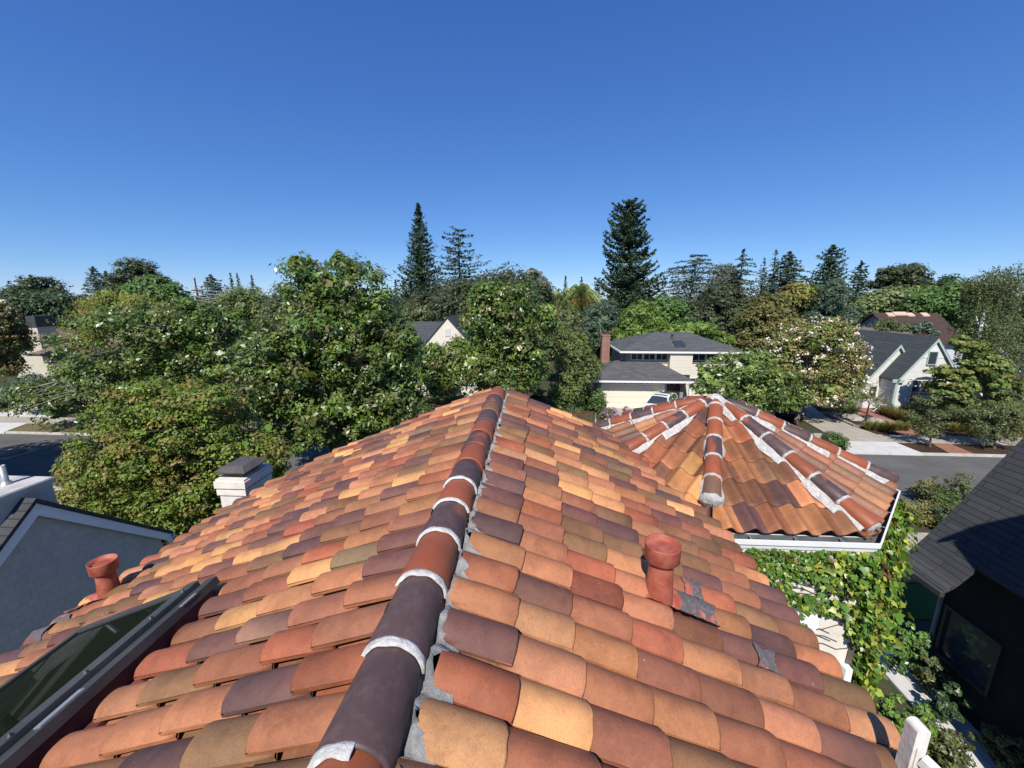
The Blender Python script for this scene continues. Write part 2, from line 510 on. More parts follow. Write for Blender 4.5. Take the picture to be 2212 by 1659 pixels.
class MB:
    def __init__(s):
        s.v, s.f, s.m, s.c, s.sm, s.vc = [], [], [], [], [], []

    def add(s, verts, faces, mi=0, col=(1, 1, 1), smooth=False, vcol=None):
        b = len(s.v)
        if vcol is not None:
            s.vc.extend([tuple(c) for c in vcol])
        s.v.extend([tuple(float(q) for q in p) for p in verts])
        for f in faces:
            s.f.append([i + b for i in f])
            s.m.append(mi)
            s.c.append(col)
            s.sm.append(smooth)
        return s

    def box(s, x0, x1, y0, y1, z0, z1, mi=0):
        v = [(x0, y0, z0), (x1, y0, z0), (x1, y1, z0), (x0, y1, z0), (x0, y0, z1), (x1, y0, z1), (x1, y1, z1), (x0, y1, z1)]
        return s.add(v, [(3, 2, 1, 0), (4, 5, 6, 7), (0, 1, 5, 4), (1, 2, 6, 5), (2, 3, 7, 6), (3, 0, 4, 7)], mi)

    def beam(s, p, q, w_, h_, mi=0, up=(0, 0, 1)):
        p, q = np.array(p, float), np.array(q, float)
        d = q - p
        d /= np.linalg.norm(d)
        a = np.cross(d, up)
        a /= max(1e-9, np.linalg.norm(a))
        u = np.cross(a, d)
        v = []
        for P in (p, q):
            for sa, su in ((-1, -1), (1, -1), (1, 1), (-1, 1)):
                v.append(P + a * sa * w_ / 2 + u * su * h_ / 2)
        return s.add(v, [(3, 2, 1, 0), (4, 5, 6, 7), (0, 1, 5, 4), (1, 2, 6, 5), (2, 3, 7, 6), (3, 0, 4, 7)], mi)

    def poly(s, pts, mi=0):
        return s.add(pts, [tuple(range(len(pts)))], mi)

    def prism(s, pts, vec, mi=0, mi_side=None):
        """pts: planar polygon, extruded along vec"""
        n = len(pts)
        P = [np.array(p, float) for p in pts]
        Q = [p + np.array(vec, float) for p in P]
        nrm = np.zeros(3)
        for i in range(n):
            nrm += np.cross(P[i], P[(i + 1) % n])
        flip = nrm @ np.array(vec, float) > 0
        a, b = tuple(range(n)), tuple(range(n, 2 * n))
        fs = [a[::-1], b] if flip else [a, b[::-1]]
        sides = [(i, (i + 1) % n, (i + 1) % n + n, i + n) if flip else ((i + 1) % n, i, i + n, (i + 1) % n + n) for i in range(n)]
        s.add(P + Q, fs, mi)
        s.add(P + Q, sides, mi if mi_side is None else mi_side)
        return s

    def tube(s, path, radii, n=8, mi=0, cap=True, smooth=True):
        P = [np.array(p, float) for p in path]
        rings = []
        for i, p in enumerate(P):
            d = P[min(i + 1, len(P) - 1)] - P[max(i - 1, 0)]
            d /= max(1e-9, np.linalg.norm(d))
            a = np.cross(d, (0.31, 0.95, 0.05) if abs(d[1]) < 0.9 else (1, 0, 0))
            a /= np.linalg.norm(a)
            b = np.cross(d, a)
            r = radii[i] if hasattr(radii, '__len__') else radii
            rings.append([p + r * (a * math.cos(2 * PI * k / n) + b * math.sin(2 * PI * k / n)) for k in range(n)])
        v = [q for r in rings for q in r]
        f = [(i * n + k, i * n + (k + 1) % n, (i + 1) * n + (k + 1) % n, (i + 1) * n + k) for i in range(len(P) - 1) for k in range(n)]
        s.add(v, f, mi, smooth=smooth)
        if cap:
            s.add(rings[0], [tuple(range(n))[::-1]], mi)
            s.add(rings[-1], [tuple(range(n))], mi)
        return s

    def lathe(s, base, prof, n=28, mi=0, smooth=True, axis=None):
        bx, by, bz = base
        v = []
        for r, z in prof:
            for k in range(n):
                a = 2 * PI * k / n
                v.append((bx + r * math.cos(a), by + r * math.sin(a), bz + z))
        f = [(i * n + k, i * n + (k + 1) % n, (i + 1) * n + (k + 1) % n, (i + 1) * n + k) for i in range(len(prof) - 1) for k in range(n)]
        return s.add(v, f, mi, smooth=smooth)

    def build(s, name, mats, parent=None, base=None, uv=True):
        if base is None:
            base = (0, 0, 0)
        off = ORG[parent.name] if parent is not None else np.array(base, float)
        V = np.array(s.v, float)
        me = bpy.data.meshes.new(name)
        me.from_pydata((V - off).tolist(), [], s.f)
        me.polygons.foreach_set('material_index', np.array(s.m, np.int32))
        me.polygons.foreach_set('use_smooth', np.array(s.sm, bool))
        pv = len(s.vc) == len(s.v)
        a = me.attributes.new('tint', 'FLOAT_COLOR', 'POINT' if pv else 'FACE')
        c = np.ones((len(s.v) if pv else len(s.f), 4), np.float32)
        c[:, :3] = np.array(s.vc if pv else s.c)
        a.data.foreach_set('color', c.ravel())
        if uv:
            lay = me.uv_layers.new(name="UVMap")
            out = []
            for f in s.f:
                P = V[f]
                n = np.zeros(3)
                for i in range(len(f)):
                    n += np.cross(P[i], P[(i + 1) % len(f)])
                L = np.linalg.norm(n)
                n = n / L if L > 1e-12 else np.array([0, 0, 1.0])
                if abs(n[2]) > 0.985:
                    ua, va = np.array([1.0, 0, 0]), np.array([0, 1.0, 0])
                else:
                    ua = np.cross((0, 0, 1.0), n)
                    ua /= np.linalg.norm(ua)
                    va = np.cross(n, ua)
                for p in P:
                    out += [p @ ua, p @ va]
            lay.data.foreach_set('uv', np.array(out, np.float32))
        for m in (mats if isinstance(mats, (list, tuple)) else [mats]):
            me.materials.append(m)
        me.update()
        return link_mesh(name, me, parent, base)


def unit(v):
    v = np.asarray(v, float)
    return v / np.maximum(1e-9, np.linalg.norm(v, axis=-1, keepdims=True))

# ================================================================== OUR TILED HOUSE
XR, ZR, TH = -0.52, 7.70, R(23)        # ridge line runs along +Y
house = thing("tiled_house", (XR, 3.0, 0), "house under the camera with multicoloured clay barrel tile roof and white mortared ridge", "house")

PAL = [((0.39, 0.158, 0.070), 3.6), ((0.290, 0.112, 0.056), 3.4), ((0.140, 0.063, 0.047), 3.2), ((0.32, 0.102, 0.047), 1.5), ((0.230, 0.115, 0.052), 3.0),
       ((0.56, 0.275, 0.105), 1.9), ((0.21, 0.128, 0.066), 0.25), ((0.098, 0.050, 0.044), 1.1), ((0.44, 0.190, 0.088), 2.4)]
PAL_T = [((0.33, 0.140, 0.058), 3), ((0.24, 0.095, 0.044), 3.2), ((0.185, 0.082, 0.042), 3), ((0.095, 0.050, 0.044), 1.9), ((0.46, 0.215, 0.080), 1.7), ((0.28, 0.090, 0.040), 1.4)]
PC = np.array([p[0] for p in PAL])
PW_ = np.array([p[1] for p in PAL])
PW_ = PW_ / PW_.sum()


PCT = np.array([p[0] for p in PAL_T])
PWT = np.array([p[1] for p in PAL_T])
PWT = PWT / PWT.sum()


def tile_col(turret=False):
    c = PCT[rng.choice(len(PCT), p=PWT)] * 1.15 if turret else PC[rng.choice(len(PC), p=PW_)] * 1.08
    c = c * (1 + rng.normal(0, 0.10)) * (1 + rng.normal(0, 0.04, 3))
    c = c * np.array((1.0, 1.0, 1.02))
    return tuple(np.clip(c, 0.02, 0.8))


COVER_L = [(t, 0.024 + 0.036 * (1 - abs(2 * t - 1) ** 2.6)) for t in np.linspace(0, 1, 11)]
COVER = [(t, 0.006 + 0.056 * (1 - abs(2 * t - 1) ** 2.0)) for t in np.linspace(0, 1, 11)]


def shell(mb, O, e1, eb, n, prof, L, lift0, lift1, col, th=0.014, clamp=None, rag=0.0):
    """one clay tile: prof = [(b, c)], L along e1, raised from lift0 at the top to lift1 at the bottom"""
    m = len(prof)
    col = np.array(col)
    # firing marks: the colour drifts across and along each tile
    ang = rng.uniform(0, 2 * PI)
    amt = rng.beta(1.4, 2.0) * 0.85
    mid = rng.uniform(0.25, 0.75)
    lum = col.sum()
    other = col * np.array((0.46, 0.44, 0.50)) if lum > 0.30 else col * np.array((1.9, 1.55, 1.25))
    edge = rng.random() < 0.5
    A = (0.0, 0.28 * L, 0.55 * L, 0.8 * L, L - 0.008, L)
    rows, cols = [], []
    chip = rng.random() < 0.16 and clamp is None
    for r, a in enumerate(A):
        rr = []
        for i, (b, c) in enumerate(prof):
            aa = a
            if r >= 4:
                aa += rag * math.sin(i * 1.7 + O[1] * 31)
                if chip:
                    aa -= abs(rng.normal(0, 0.006)) if r == 5 else 0.006
            dz = -0.005 if r == 5 else 0.0
            if clamp is not None:
                aa, b = clamp(aa, b)
            rr.append(O + e1 * aa + eb * b + n * (c + lift0 + (lift1 - lift0) * a / L + dz))
            u, v = i / (m - 1) - 0.5, a / L - 0.5
            g = 0.5 + (u * math.cos(ang) + v * math.sin(ang)) * 1.2 - mid + 0.5
            g = min(1.0, max(0.0, g))
            g = g * g * (3 - 2 * g) * amt
            cc = col * (1 - g) + other * g
            if edge and r >= 4:
                cc = cc * 1.15
            cols.append(cc)
        rows.append(rr)
    nr = len(A)
    low = [rows[-1][i] - n * th for i in range(m)]
    up = [O + eb * prof[i][0] + n * (prof[i][1] + lift0 - th) for i in range(m)]
    if clamp is not None:
        up = [rows[0][i] - n * th for i in range(m)]
    v = [p for r in rows for p in r] + low + up
    cols += cols[-m:] + cols[:m]
    f = []
    for r in range(nr - 1):
        for i in range(m - 1):
            f.append((r * m + i, (r + 1) * m + i, (r + 1) * m + i + 1, r * m + i + 1))
    nt_ = len(f)
    for i in range(m - 1):
        f.append(((nr - 1) * m + i, nr * m + i, nr * m + i + 1, (nr - 1) * m + i + 1))
        f.append((nr * m + i, (nr + 1) * m + i, (nr + 1) * m + i + 1, nr * m + i + 1))
    last = (nr - 1) * m
    f.append((0, last, nr * m, (nr + 1) * m))
    f.append((m - 1, (nr + 1) * m + m - 1, nr * m + m - 1, last + m - 1))
    if np.dot(np.cross(e1, eb), n) < 0:
        f = [q[::-1] for q in f]
    mb.add(v, f, 0, (1, 1, 1), smooth=False, vcol=np.clip(cols, 0.015, 0.85))
    for k in range(nt_):
        mb.sm[-len(f) + k] = True


PITCHW, EXPO = 0.207, 0.315
CY = math.cos(TH)


def slope_frame(side):
    e1 = np.array([side * math.cos(TH), 0, -math.sin(TH)])
    n = np.array([side * math.sin(TH), 0, math.cos(TH)])
    return e1, np.array([0, 1.0, 0]), n


def right_limit(y):
    return float(np.interp(y, [0, 3.95, 4.12, 4.31, 4.52, 5.06, 5.49, 6.15], [1.98, 1.98, 1.93, 1.72, 1.57, 1.47, 1.27, 1.04]))


def left_limit(y):
    return float(np.interp(y, [0, 4.6, 5.05, 5.3, 5.6, 5.8, 5.95], [-4.27, -4.27, -4.12, -4.0, -3.75, -3.4, -3.1]))


SKY_X0, SKY_X1, SKY_Y = -3.16, -2.02, 2.28


def main_plane(side):
    e1, eb, n = slope_frame(side)
    covers, pans = MB(), MB()
    ny = int(7.6 / PITCHW)
    for j in range(ny):
        y0 = -1.55 + j * PITCHW
        if y0 > (5.86 if side > 0 else 5.80):
            continue
        xl = right_limit(y0 + 0.1) if side > 0 else left_limit(y0 + 0.1)
        Lmax = abs(xl - XR) / CY
        off = rng.uniform(-0.03, 0.03) + (0.05 if j % 2 else 0.0)
        a_end = Lmax + rng.uniform(-0.02, 0.02)
        a0 = (0.140 if side > 0 else 0.075) + rng.uniform(-0.02, 0.02)
        nn = max(1, round((a_end - a0) / EXPO))
        ex = (a_end - a0) / nn
        cells = [(a0 + i * ex, a0 + (i + 1) * ex) for i in range(nn)][::-1]
        for (ta, tb) in cells:
            first = ta <= a0 + 1e-6
            jit = rng.normal(0, 0.016 if side < 0 else 0.009)
            lo = tb + jit
            hi = ta - (0.0 if first else 0.07)
            xm = XR + side * (0.5 * (ta + tb)) * CY
            if side < 0 and SKY_X0 < xm < SKY_X1 and y0 + 0.12 < SKY_Y:
                continue
            yaw = rng.normal(0, 0.018)
            e1r = unit(e1 + eb * yaw)
            ebr = unit(eb - e1 * yaw)
            wv = (0.165 if side < 0 else 0.197) * (1 + rng.normal(0, 0.015))
            lift = (0.036 if side < 0 else 0.026) + rng.normal(0, 0.005)
            O = np.array([XR, y0 + 0.02, ZR - 0.045]) + e1 * hi + n * (0.012 + rng.normal(0, 0.002))
            shell(covers, O, e1r, ebr, n, [(t * wv, c) for t, c in (COVER_L if side < 0 else COVER)], lo - hi, 0.0, lift, tile_col(), rag=abs(rng.normal(0, 0.002)))
            # pan between this cover and the previous one
            pw = 0.15 if side > 0 else 0.17
            pp = [(-pw / 2 + pw * t, 0.030 * (2 * t - 1) ** 2 - 0.014) for t in np.linspace(0, 1, 6)]
            O2 = np.array([XR, y0 + 0.0, ZR - 0.045]) + e1 * (hi + rng.uniform(-0.03, 0.05)) + n * 0.0
            shell(pans, O2, e1, eb, n, pp, min(lo, a_end - 0.02) - hi, 0.0, 0.018, tile_col())
    return covers, pans


roof = None
c1, p1 = main_plane(+1)
c2, p2 = main_plane(-1)
for q in (p1, c2, p2):
    b = len(c1.v)
    c1.v += q.v
    c1.f += [[i + b for i in f] for f in q.f]
    c1.m += q.m
    c1.c += q.c
    c1.sm += q.sm
    c1.vc += q.vc
roof = c1.build("tile_roof", MT["tile"], house, uv=False)

# body of the house under the tiles
mb = MB()
zA = ZR - 0.085
t_ = math.tan(TH)


def zr_(x):
    return zA - abs(x - XR) * t_


def deck_strip(side, lim, ys):
    P = [(lim(y), y) for y in ys]
    for (xa, ya), (xb, yb) in zip(P, P[1:]):
        xa2, xb2 = xa - side * 0.06, xb - side * 0.06
        q = [(XR, ya, zA), (xa2, ya, zr_(xa2)), (xb2, yb, zr_(xb2)), (XR, yb, zA)]
        mb.poly(q if side > 0 else q[::-1])


deck_strip(1, right_limit, [-1.6, 3.95, 4.12, 4.31, 4.52, 5.06, 5.49, 5.9])
deck_strip(-1, left_limit, [-1.6, 4.6, 5.05, 5.3, 5.6, 5.86])
mb.build("roof_deck", MT["deck"], house)
mb = MB()
mb.prism([(-3.95, -1.5, 0), (1.72, -1.5, 0), (1.72, -1.5, zr_(1.72) - 0.06), (XR, -1.5, zA - 0.06), (-3.95, -1.5, zr_(-3.95) - 0.06)], (0, 6.6, 0))
mb.prism([(-3.6, 5.1, 0), (0.9, 5.1, 0), (0.9, 5.1, zr_(0.9) - 0.06), (XR, 5.1, zA - 0.06), (-3.6, 5.1, zr_(-3.6) - 0.06)], (0, 0.55, 0))
mb.build("wall", MT["stucco"], house)

# eave gutters of the main roof
mb = MB()
ze = zr_(-4.27)
mb.prism([(-4.22, -1.5, ze - 0.02), (-4.22, -1.5, ze - 0.13), (-4.33, -1.5, ze - 0.13), (-4.37, -1.5, ze - 0.03), (-4.355, -1.5, ze - 0.03), (-4.32, -1.5, ze - 0.115), (-4.235, -1.5, ze - 0.115), (-4.235, -1.5, ze - 0.02)], (0, 6.2, 0))
mb.build("eave_gutter", MT["bronze"], house)
mb = MB()
ze = zr_(1.98)
mb.prism([(1.93, -1.5, ze - 0.02), (1.93, -1.5, ze - 0.12), (2.01, -1.5, ze - 0.12), (2.035, -1.5, ze - 0.05), (2.02, -1.5, ze - 0.05), (2.0, -1.5, ze - 0.105), (1.945, -1.5, ze - 0.105), (1.945, -1.5, ze - 0.02)], (0, 5.3, 0))
mb.build("eave_gutter", MT["bronze"], house)


# ------------------------------------------------------------------ ridge and hip tiles
def half_tile(mb, p0, p1, r0, r1, up, col, th=0.014, n=16, flat=0.92):
    """half round tile from p0 to p1, r1 at the p1 end, visible rim at both ends"""
    p0, p1, up = np.array(p0, float), np.array(p1, float), np.array(up, float)
    d = unit(p1 - p0)
    s = unit(np.cross(d, up))
    u = np.cross(s, d)
    rows = []
    L = np.linalg.norm(p1 - p0)
    for a, r, dr in ((0, r0, 0), (0.5, (r0 + r1) / 2, 0), (1 - 0.012 / L, r1, 0), (1, r1, -0.006), (1, r1 - th, 0)):
        rr = []
        for k in range(n + 1):
            g = PI * (-0.06 + 1.12 * k / n)
            rr.append(p0 + (p1 - p0) * a + s * math.cos(g) * (r + dr) + u * math.sin(g) * (r + dr) * flat)
        rows.append(rr)
    m = n + 1
    v = [q for r in rows for q in r]
    f = [(i * m + k, i * m + k + 1, (i + 1) * m + k + 1, (i + 1) * m + k) for i in range(4) for k in range(n)]
    if np.dot(np.cross(rows[1][n // 2] - rows[0][n // 2], rows[0][n // 2 + 1] - rows[0][n // 2]), u) < 0:
        f = [q[::-1] for q in f]
    f = [q[::-1] for q in f]
    mb.add(v, f, 0, col, smooth=True)


def ring(mb, p, d, up, r, wd, flat=0.92, lo=0.0, hi=1.0, amp=0.004, n=30, lift=0.010, col=(1, 1, 1)):
    p, d, up = np.array(p, float), unit(d), np.array(up, float)
    s = unit(np.cross(d, up))
    u = np.cross(s, d)
    rows = []
    ph = rng.uniform(0, 6, 3)
    offs = (-0.5, -0.42, -0.15, 0.15, 0.42, 0.5)
    for j, o in enumerate(offs):
        rr = []
        for k in range(n + 1):
            t = lo + (hi - lo) * k / n
            g = PI * (-0.05 + 1.10 * t)
            e = amp * (math.sin(9 * t * PI + ph[0] + j) + 0.7 * math.sin(23 * t + ph[1] * j))
            rad = r + (lift if 0 < j < 5 else -0.008) + e * 0.4
            ww = wd * o + (e * 2.2 if j in (0, 1, 4, 5) else 0)
            rr.append(p + d * ww + s * math.cos(g) * rad + u * math.sin(g) * rad * flat)
        rows.append(rr)
    m = n + 1
    v = [q for r_ in rows for q in r_]
    f = [(i * m + k, (i + 1) * m + k, (i + 1) * m + k + 1, i * m + k + 1) for i in range(5) for k in range(n)]
    mb.add(v, f, 0, col, smooth=True)
    mb.add([rows[i][0] for i in range(6)], [tuple(range(6))], 0)
    mb.add([rows[i][-1] for i in range(6)], [tuple(range(6))[::-1]], 0)


PLUM, RUST = (0.074, 0.044, 0.042), (0.27, 0.070, 0.026)
joints = [0.20, 0.535, 0.885, 1.255, 1.64, 2.0, 2.34, 2.66, 3.0, 3.36, 3.72, 4.1, 4.48, 4.86, 5.24, 5.66]
rb = 7.635
mb = MB()
cols = [PLUM, RUST, PLUM, PLUM, RUST, PLUM, RUST, PLUM, RUST, PLUM, RUST, PLUM, (0.20, 0.09, 0.04), PLUM, RUST]
for i, (a, b) in enumerate(zip(joints, joints[1:])):
    c = tuple(np.array(cols[i % len(cols)]) * (1 + rng.normal(0, 0.06)))
    # the wider end of each tile laps over the nearer one
    half_tile(mb, (XR, b + 0.05, rb), (XR, a - 0.012, rb + 0.004), 0.108, 0.125, (0, 0, 1), c)
ridge = mb.build("ridge_tiles", MT["ridge"], house, uv=False)
for y, lo, hi, wd in ((0.885, 0.45, 1.0, 0.040), (1.255, 0, 1, 0.036), (1.64, 0, 1, 0.034), (2.0, 0, 1, 0.032), (2.34, 0.1, 1, 0.028), (2.66, 0, 0.9, 0.028)):
    mb = MB()
    ring(mb, (XR, y - 0.02, rb + 0.003), (0, 1, 0), (0, 0, 1), 0.122, wd, lo=lo, hi=hi, lift=0.004, amp=0.0011)
    mb.build("mortar_ring", MT["mortar_w"], ridge, uv=False)
mb = MB()
# small crumbs of mortar on the left foot of the ridge
for y in (0.78, 1.0, 1.36, 1.75, 2.25, 2.5, 3.3, 4.2):
    mb.lathe((XR - 0.125 + rng.normal(0, 0.004), y, rb - 0.055), [(0.0, -0.03), (0.025, -0.02), (0.02, 0.0), (0.0, 0.012)], 9)


def bed_strip(side, mbx):
    """mortar bedding between the ridge tiles and the tops of the cover tiles"""
    e1, eb, n = slope_frame(side)
    ys = np.arange(-0.2, 5.72, 0.0207)
    rows = []
    for j, (xo, zo, am) in enumerate(((0.100, rb - 0.012, 0.0), (0.122, rb - 0.045, 0.006), (0.150, None, 0.012), (0.20, None, 0.02))):
        rr = []
        for y in ys:
            ph = ((y + 1.55 - 0.02) / PITCHW) % 1.0
            cover = 0 < ph < 0.86
            e = am * (math.sin(y * 37 + j) + 0.8 * math.sin(y * 83 + 2 * j) + 0.25 * math.sin(y * 171 + j))
            xx = xo + e * 0.5
            hump = max(0.0, 1 - abs((ph - 0.46) / 0.46) ** 2.2)
            if j == 2:
                xx = 0.142 + e * 0.6
            if j == 3:
                xx = 0.158 + 0.075 * (1 - hump) + e * 0.6
            zz = zo if zo is not None else ZR - 0.045 - xx * t_ + 0.012 + (0.056 if j == 2 else 0.048) * hump + (0.016 if j == 2 else 0.006)
            rr.append((XR + side * xx, y, zz + e * 0.4))
        rows.append(rr)
    m = len(ys)
    v = [q for r in rows for q in r]
    f = [(i * m + k, (i + 1) * m + k, (i + 1) * m + k + 1, i * m + k + 1) for i in range(3) for k in range(m - 1)]
    mbx.add(v, f if side > 0 else [q[::-1] for q in f], 0, smooth=True)


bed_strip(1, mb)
mb.build("mortar_bed", MT["mortar_shade"], ridge, uv=False)  # darker mortar: the ridge tiles' shadow is put into its base colour

# ------------------------------------------------------------------ vent pipes with flashing
VP = [(0.092, -0.12), (0.088, -0.02), (0.080, 0.10), (0.071, 0.27), (0.100, 0.268), (0.105, 0.274), (0.107, 0.368), (0.107, 0.374), (0.101, 0.374), (0.098, 0.338), (0.05, 0.345), (0.0, 0.347)]


def vent(base, side):
    mb = MB()
    mb.lathe(base, VP[:4], 28)
    pipe = mb.build("vent_pipe", MT["pipe"], house, uv=False)
    mb = MB()
    mb.lathe(base, VP[3:], 36)
    mb.build("vent_cap", MT["pipe"], pipe, uv=False)
    return pipe


def drape(x0, x1, y0, y1, side, lift=0.010, nx=22, ny=26):
    """thin lead sheet lying over the cover tiles"""
    e1, eb, n = slope_frame(side)
    mb = MB()
    v = []
    for i in range(nx):
        for j in range(ny):
            a = x0 + (x1 - x0) * i / (nx - 1)
            y = y0 + (y1 - y0) * j / (ny - 1)
            if i in (0, nx - 1):
                a += 0.012 * math.sin(y * 60 + i)
            if j in (0, ny - 1):
                y += 0.010 * math.sin(a * 55 + j)
            ph = ((y + 1.55 - 0.02) % PITCHW) / 0.19
            c = np.interp(ph, [t for t, _ in COVER], [q for _, q in COVER]) if ph < 1 else 0.004
            v.append(np.array([XR, y, ZR - 0.045]) + e1 * a + n * (0.012 + 0.03 + c + lift + 0.003 * math.sin(a * 90) * math.sin(y * 70)))
    f = [(i * ny + j, (i + 1) * ny + j, (i + 1) * ny + j + 1, i * ny + j + 1) for i in range(nx - 1) for j in range(ny - 1)]
    if side < 0:
        f = [q[::-1] for q in f]
    mb.add(v, f, smooth=True)
    return mb


pr = vent((0.81, 2.25, 7.15), 1)
drape(1.32, 1.60, 2.13, 2.35, 1, 0.006).build("flashing", MT["pipe"], pr, uv=False)
drape(1.55, 1.80, 2.14, 2.31, 1, 0.010).build("flashing", MT["worn"], pr, uv=False)
drape(1.66, 1.80, 2.38, 2.52, 1, 0.006).build("flashing", MT["worn"], pr, uv=False)
drape(1.97, 2.09, 1.95, 2.08, 1, 0.006).build("flashing", MT["worn"], pr, uv=False)
pl = vent((-4.02, 3.11, 6.22), -1)
drape(3.72, 4.02, 2.90, 3.28, -1, 0.012).build("flashing", MT["pipe"], pl, uv=False)
drape(3.86, 4.06, 2.60, 2.86, -1, 0.012).build("flashing", MT["worn"], pl, uv=False)

# ------------------------------------------------------------------ roof skylight
e1, eb, nL = slope_frame(-1)


def sk(a, y, c):
    return np.array([XR, y, ZR - 0.045]) + e1 * a + nL * c


A0, A1 = (XR + 2.06) / -1 * -1 / CY, (3.05 + XR) / CY
A0 = (2.13 + XR) / CY
A1 = (3.05 + XR) / CY


def sbox(mb, a0, a1, y0, y1, c0, c1, mi=0):
    v = [sk(a, y, c) for c in (c0, c1) for a, y in ((a0, y0), (a1, y0), (a1, y1), (a0, y1))]
    mb.add(v, [(0, 1, 2, 3), (7, 6, 5, 4), (4, 5, 1, 0), (5, 6, 2, 1), (6, 7, 3, 2), (7, 4, 0, 3)], mi)


mb = MB()
Y0, Y1 = 0.35, 2.20
sbox(mb, A0 - 0.05, A0 - 0.012, Y0, Y1 + 0.012, -0.05, 0.13)
sbox(mb, A0 - 0.012, A1 + 0.03, Y1 + 0.012, Y1 + 0.05, -0.05, 0.13)
sbox(mb, A0 - 0.16, A0 - 0.052, Y0, Y1 + 0.10, -0.02, 0.035)
light = mb.build("skylight", MT["rusty"], house, uv=False)
mb = MB()
sbox(mb, A0 - 0.088, A0 - 0.006, Y0, Y1 + 0.055, 0.125, 0.178)
sbox(mb, A0 + 0.012, A0 + 0.112, Y0, Y1 + 0.02, 0.15, 0.205)
sbox(mb, A0 + 0.114, A1 - 0.03, Y1 - 0.045, Y1 + 0.018, 0.15, 0.190)
sbox(mb, A1 - 0.028, A1 + 0.02, Y0, Y1 + 0.018, 0.14, 0.188)
fr = mb.build("skylight_frame", MT["bronze"], light, uv=False)
mb = MB()
sbox(mb, A0 + 0.113, A1 - 0.030, Y0, Y1 - 0.047, 0.15, 0.178)
mb.build("skylight_glass", MT["glassdark"], light, uv=False)
mb = MB()
sbox(mb, A0 - 0.075, A0 - 0.035, 1.28, 1.46, 0.179, 0.186)
mb.build("shiny_clip", MT["steel"], light, uv=False)
for y in (0.78, 1.0, 1.25, 1.55, 1.9, 2.12):
    mb = MB()
    mb.lathe(sk(A0 + 0.03, y, 0.206), [(0.012, 0), (0.012, 0.006), (0.006, 0.008), (0.006, 0.016), (0, 0.017)], 8)
    mb.build("screw", MT["bronze"], light, uv=False)
for y in (0.80, 1.98):
    mb = MB()
    sbox(mb, A0 - 0.094, A0 - 0.070, y, y + 0.11, 0.174, 0.182)
    mb.build("hinge_plate", MT["steel"], light, uv=False)

# ------------------------------------------------------------------ chimney beyond the left eave
mb = MB()
cx0, cx1, cy0, cy1 = -4.70, -4.22, 5.22, 5.86
mb.box(cx0 + 0.04, cx1 - 0.04, cy0 + 0.04, cy1 - 0.04, 0, 6.130)
mb.box(cx0 + 0.015, cx1 - 0.015, cy0 + 0.015, cy1 - 0.015, 6.130, 6.220)
mb.box(cx0 + 0.05, cx1 - 0.05, cy0 + 0.05, cy1 - 0.05, 6.220, 6.245)
mb.box(cx0, cx1, cy0, cy1, 6.245, 6.350)
mb.prism([(cx0 + .02, cy0 + .02, 6.350), (cx1 - .02, cy0 + .02, 6.350), (cx1 - .02, cy1 - .02, 6.350), (cx0 + .02, cy1 - .02, 6.350)], (0, 0, 0.03))
ch = mb.build("chimney", MT["stucco"], house)
mb = MB()
mb.box(cx0 + 0.12, cx1 - 0.12, cy0 + 0.14, cy1 - 0.14, 6.380, 6.410)
mb.box(cx0 + 0.15, cx1 - 0.15, cy0 + 0.18, cy1 - 0.18, 6.410, 6.470)
hx0, hx1, hy0, hy1 = cx0 + 0.0, cx1 - 0.0, cy0 + 0.03, cy1 - 0.06
mb.box(hx0, hx1, hy0, hy1, 6.470, 6.485)
mb.add([(hx0, hy0, 6.486), (hx1, hy0, 6.486), (hx1, hy1, 6.486), (hx0, hy1, 6.486), (hx0 + .1, hy0 + .1, 6.550), (hx1 - .1, hy0 + .1, 6.550), (hx1 - .1, hy1 - .1, 6.550), (hx0 + .1, hy1 - .1, 6.550)],
       [(0, 1, 5, 4), (1, 2, 6, 5), (2, 3, 7, 6), (3, 0, 4, 7), (4, 5, 6, 7)])
mb.build("chimney_cap", mat("brown metal cap", (0.085, 0.072, 0.064), 0.45, 0.25, 6, spec=0.5), ch)

# ------------------------------------------------------------------ octagonal turret
TC = np.array([2.936, 6.41])
AP, ZE, ZT = 2.17, 6.375, 7.36          # tile edge apothem, eave and apex height
T22 = math.tan(PI / 8)
mb = MB()
SW, SE = 0.272, 0.36


def s_prof(b0):
    out = []
    for t in np.linspace(-0.04, 1.04, 15):
        out.append((b0 + t * SW, 0.046 + 0.045 * math.cos(2 * PI * (t - 0.36)) + 0.006 * math.cos(4 * PI * (t - 0.36)) - 0.008 * (t > 1.0)))
    return out


LS = math.hypot(AP, ZT - ZE)
for k in range(8):
    ph = -PI / 2 + k * PI / 4
    dx = np.array([math.cos(ph), math.sin(ph), 0])
    tx = np.array([-math.sin(ph), math.cos(ph), 0])
    e1_ = unit(dx * AP + np.array([0, 0, ZE - ZT]))
    n_ = unit(np.cross(e1_, tx))
    if n_[2] < 0:
        n_ = -n_
    O0 = np.array([TC[0], TC[1], ZT])
    for r in range(7):
        lo = LS - r * SE
        hi = max(0.05, lo - SE - 0.06)
        plo = lo / LS * AP * T22
        nb = int(plo * 2 / SW) + 2
        start = -math.ceil(nb / 2) * SW + (0.13 if k % 2 else 0.03)
        for c in range(nb + 1):
            b0 = start + c * SW
            if b0 > plo + 0.02 or b0 + SW < -plo - 0.02:
                continue

            def cl(a, b, hi=hi):
                lim = (hi + a) / LS * AP * T22
                return a, max(-lim, min(lim, b))
            O = O0 + e1_ * hi + n_ * rng.normal(0, 0.002)
            col = tile_col(True)
            shell(mb, O, e1_, tx, n_, s_prof(b0), lo - hi + rng.normal(0, 0.004), 0.0, 0.022, col, 0.013, clamp=cl)
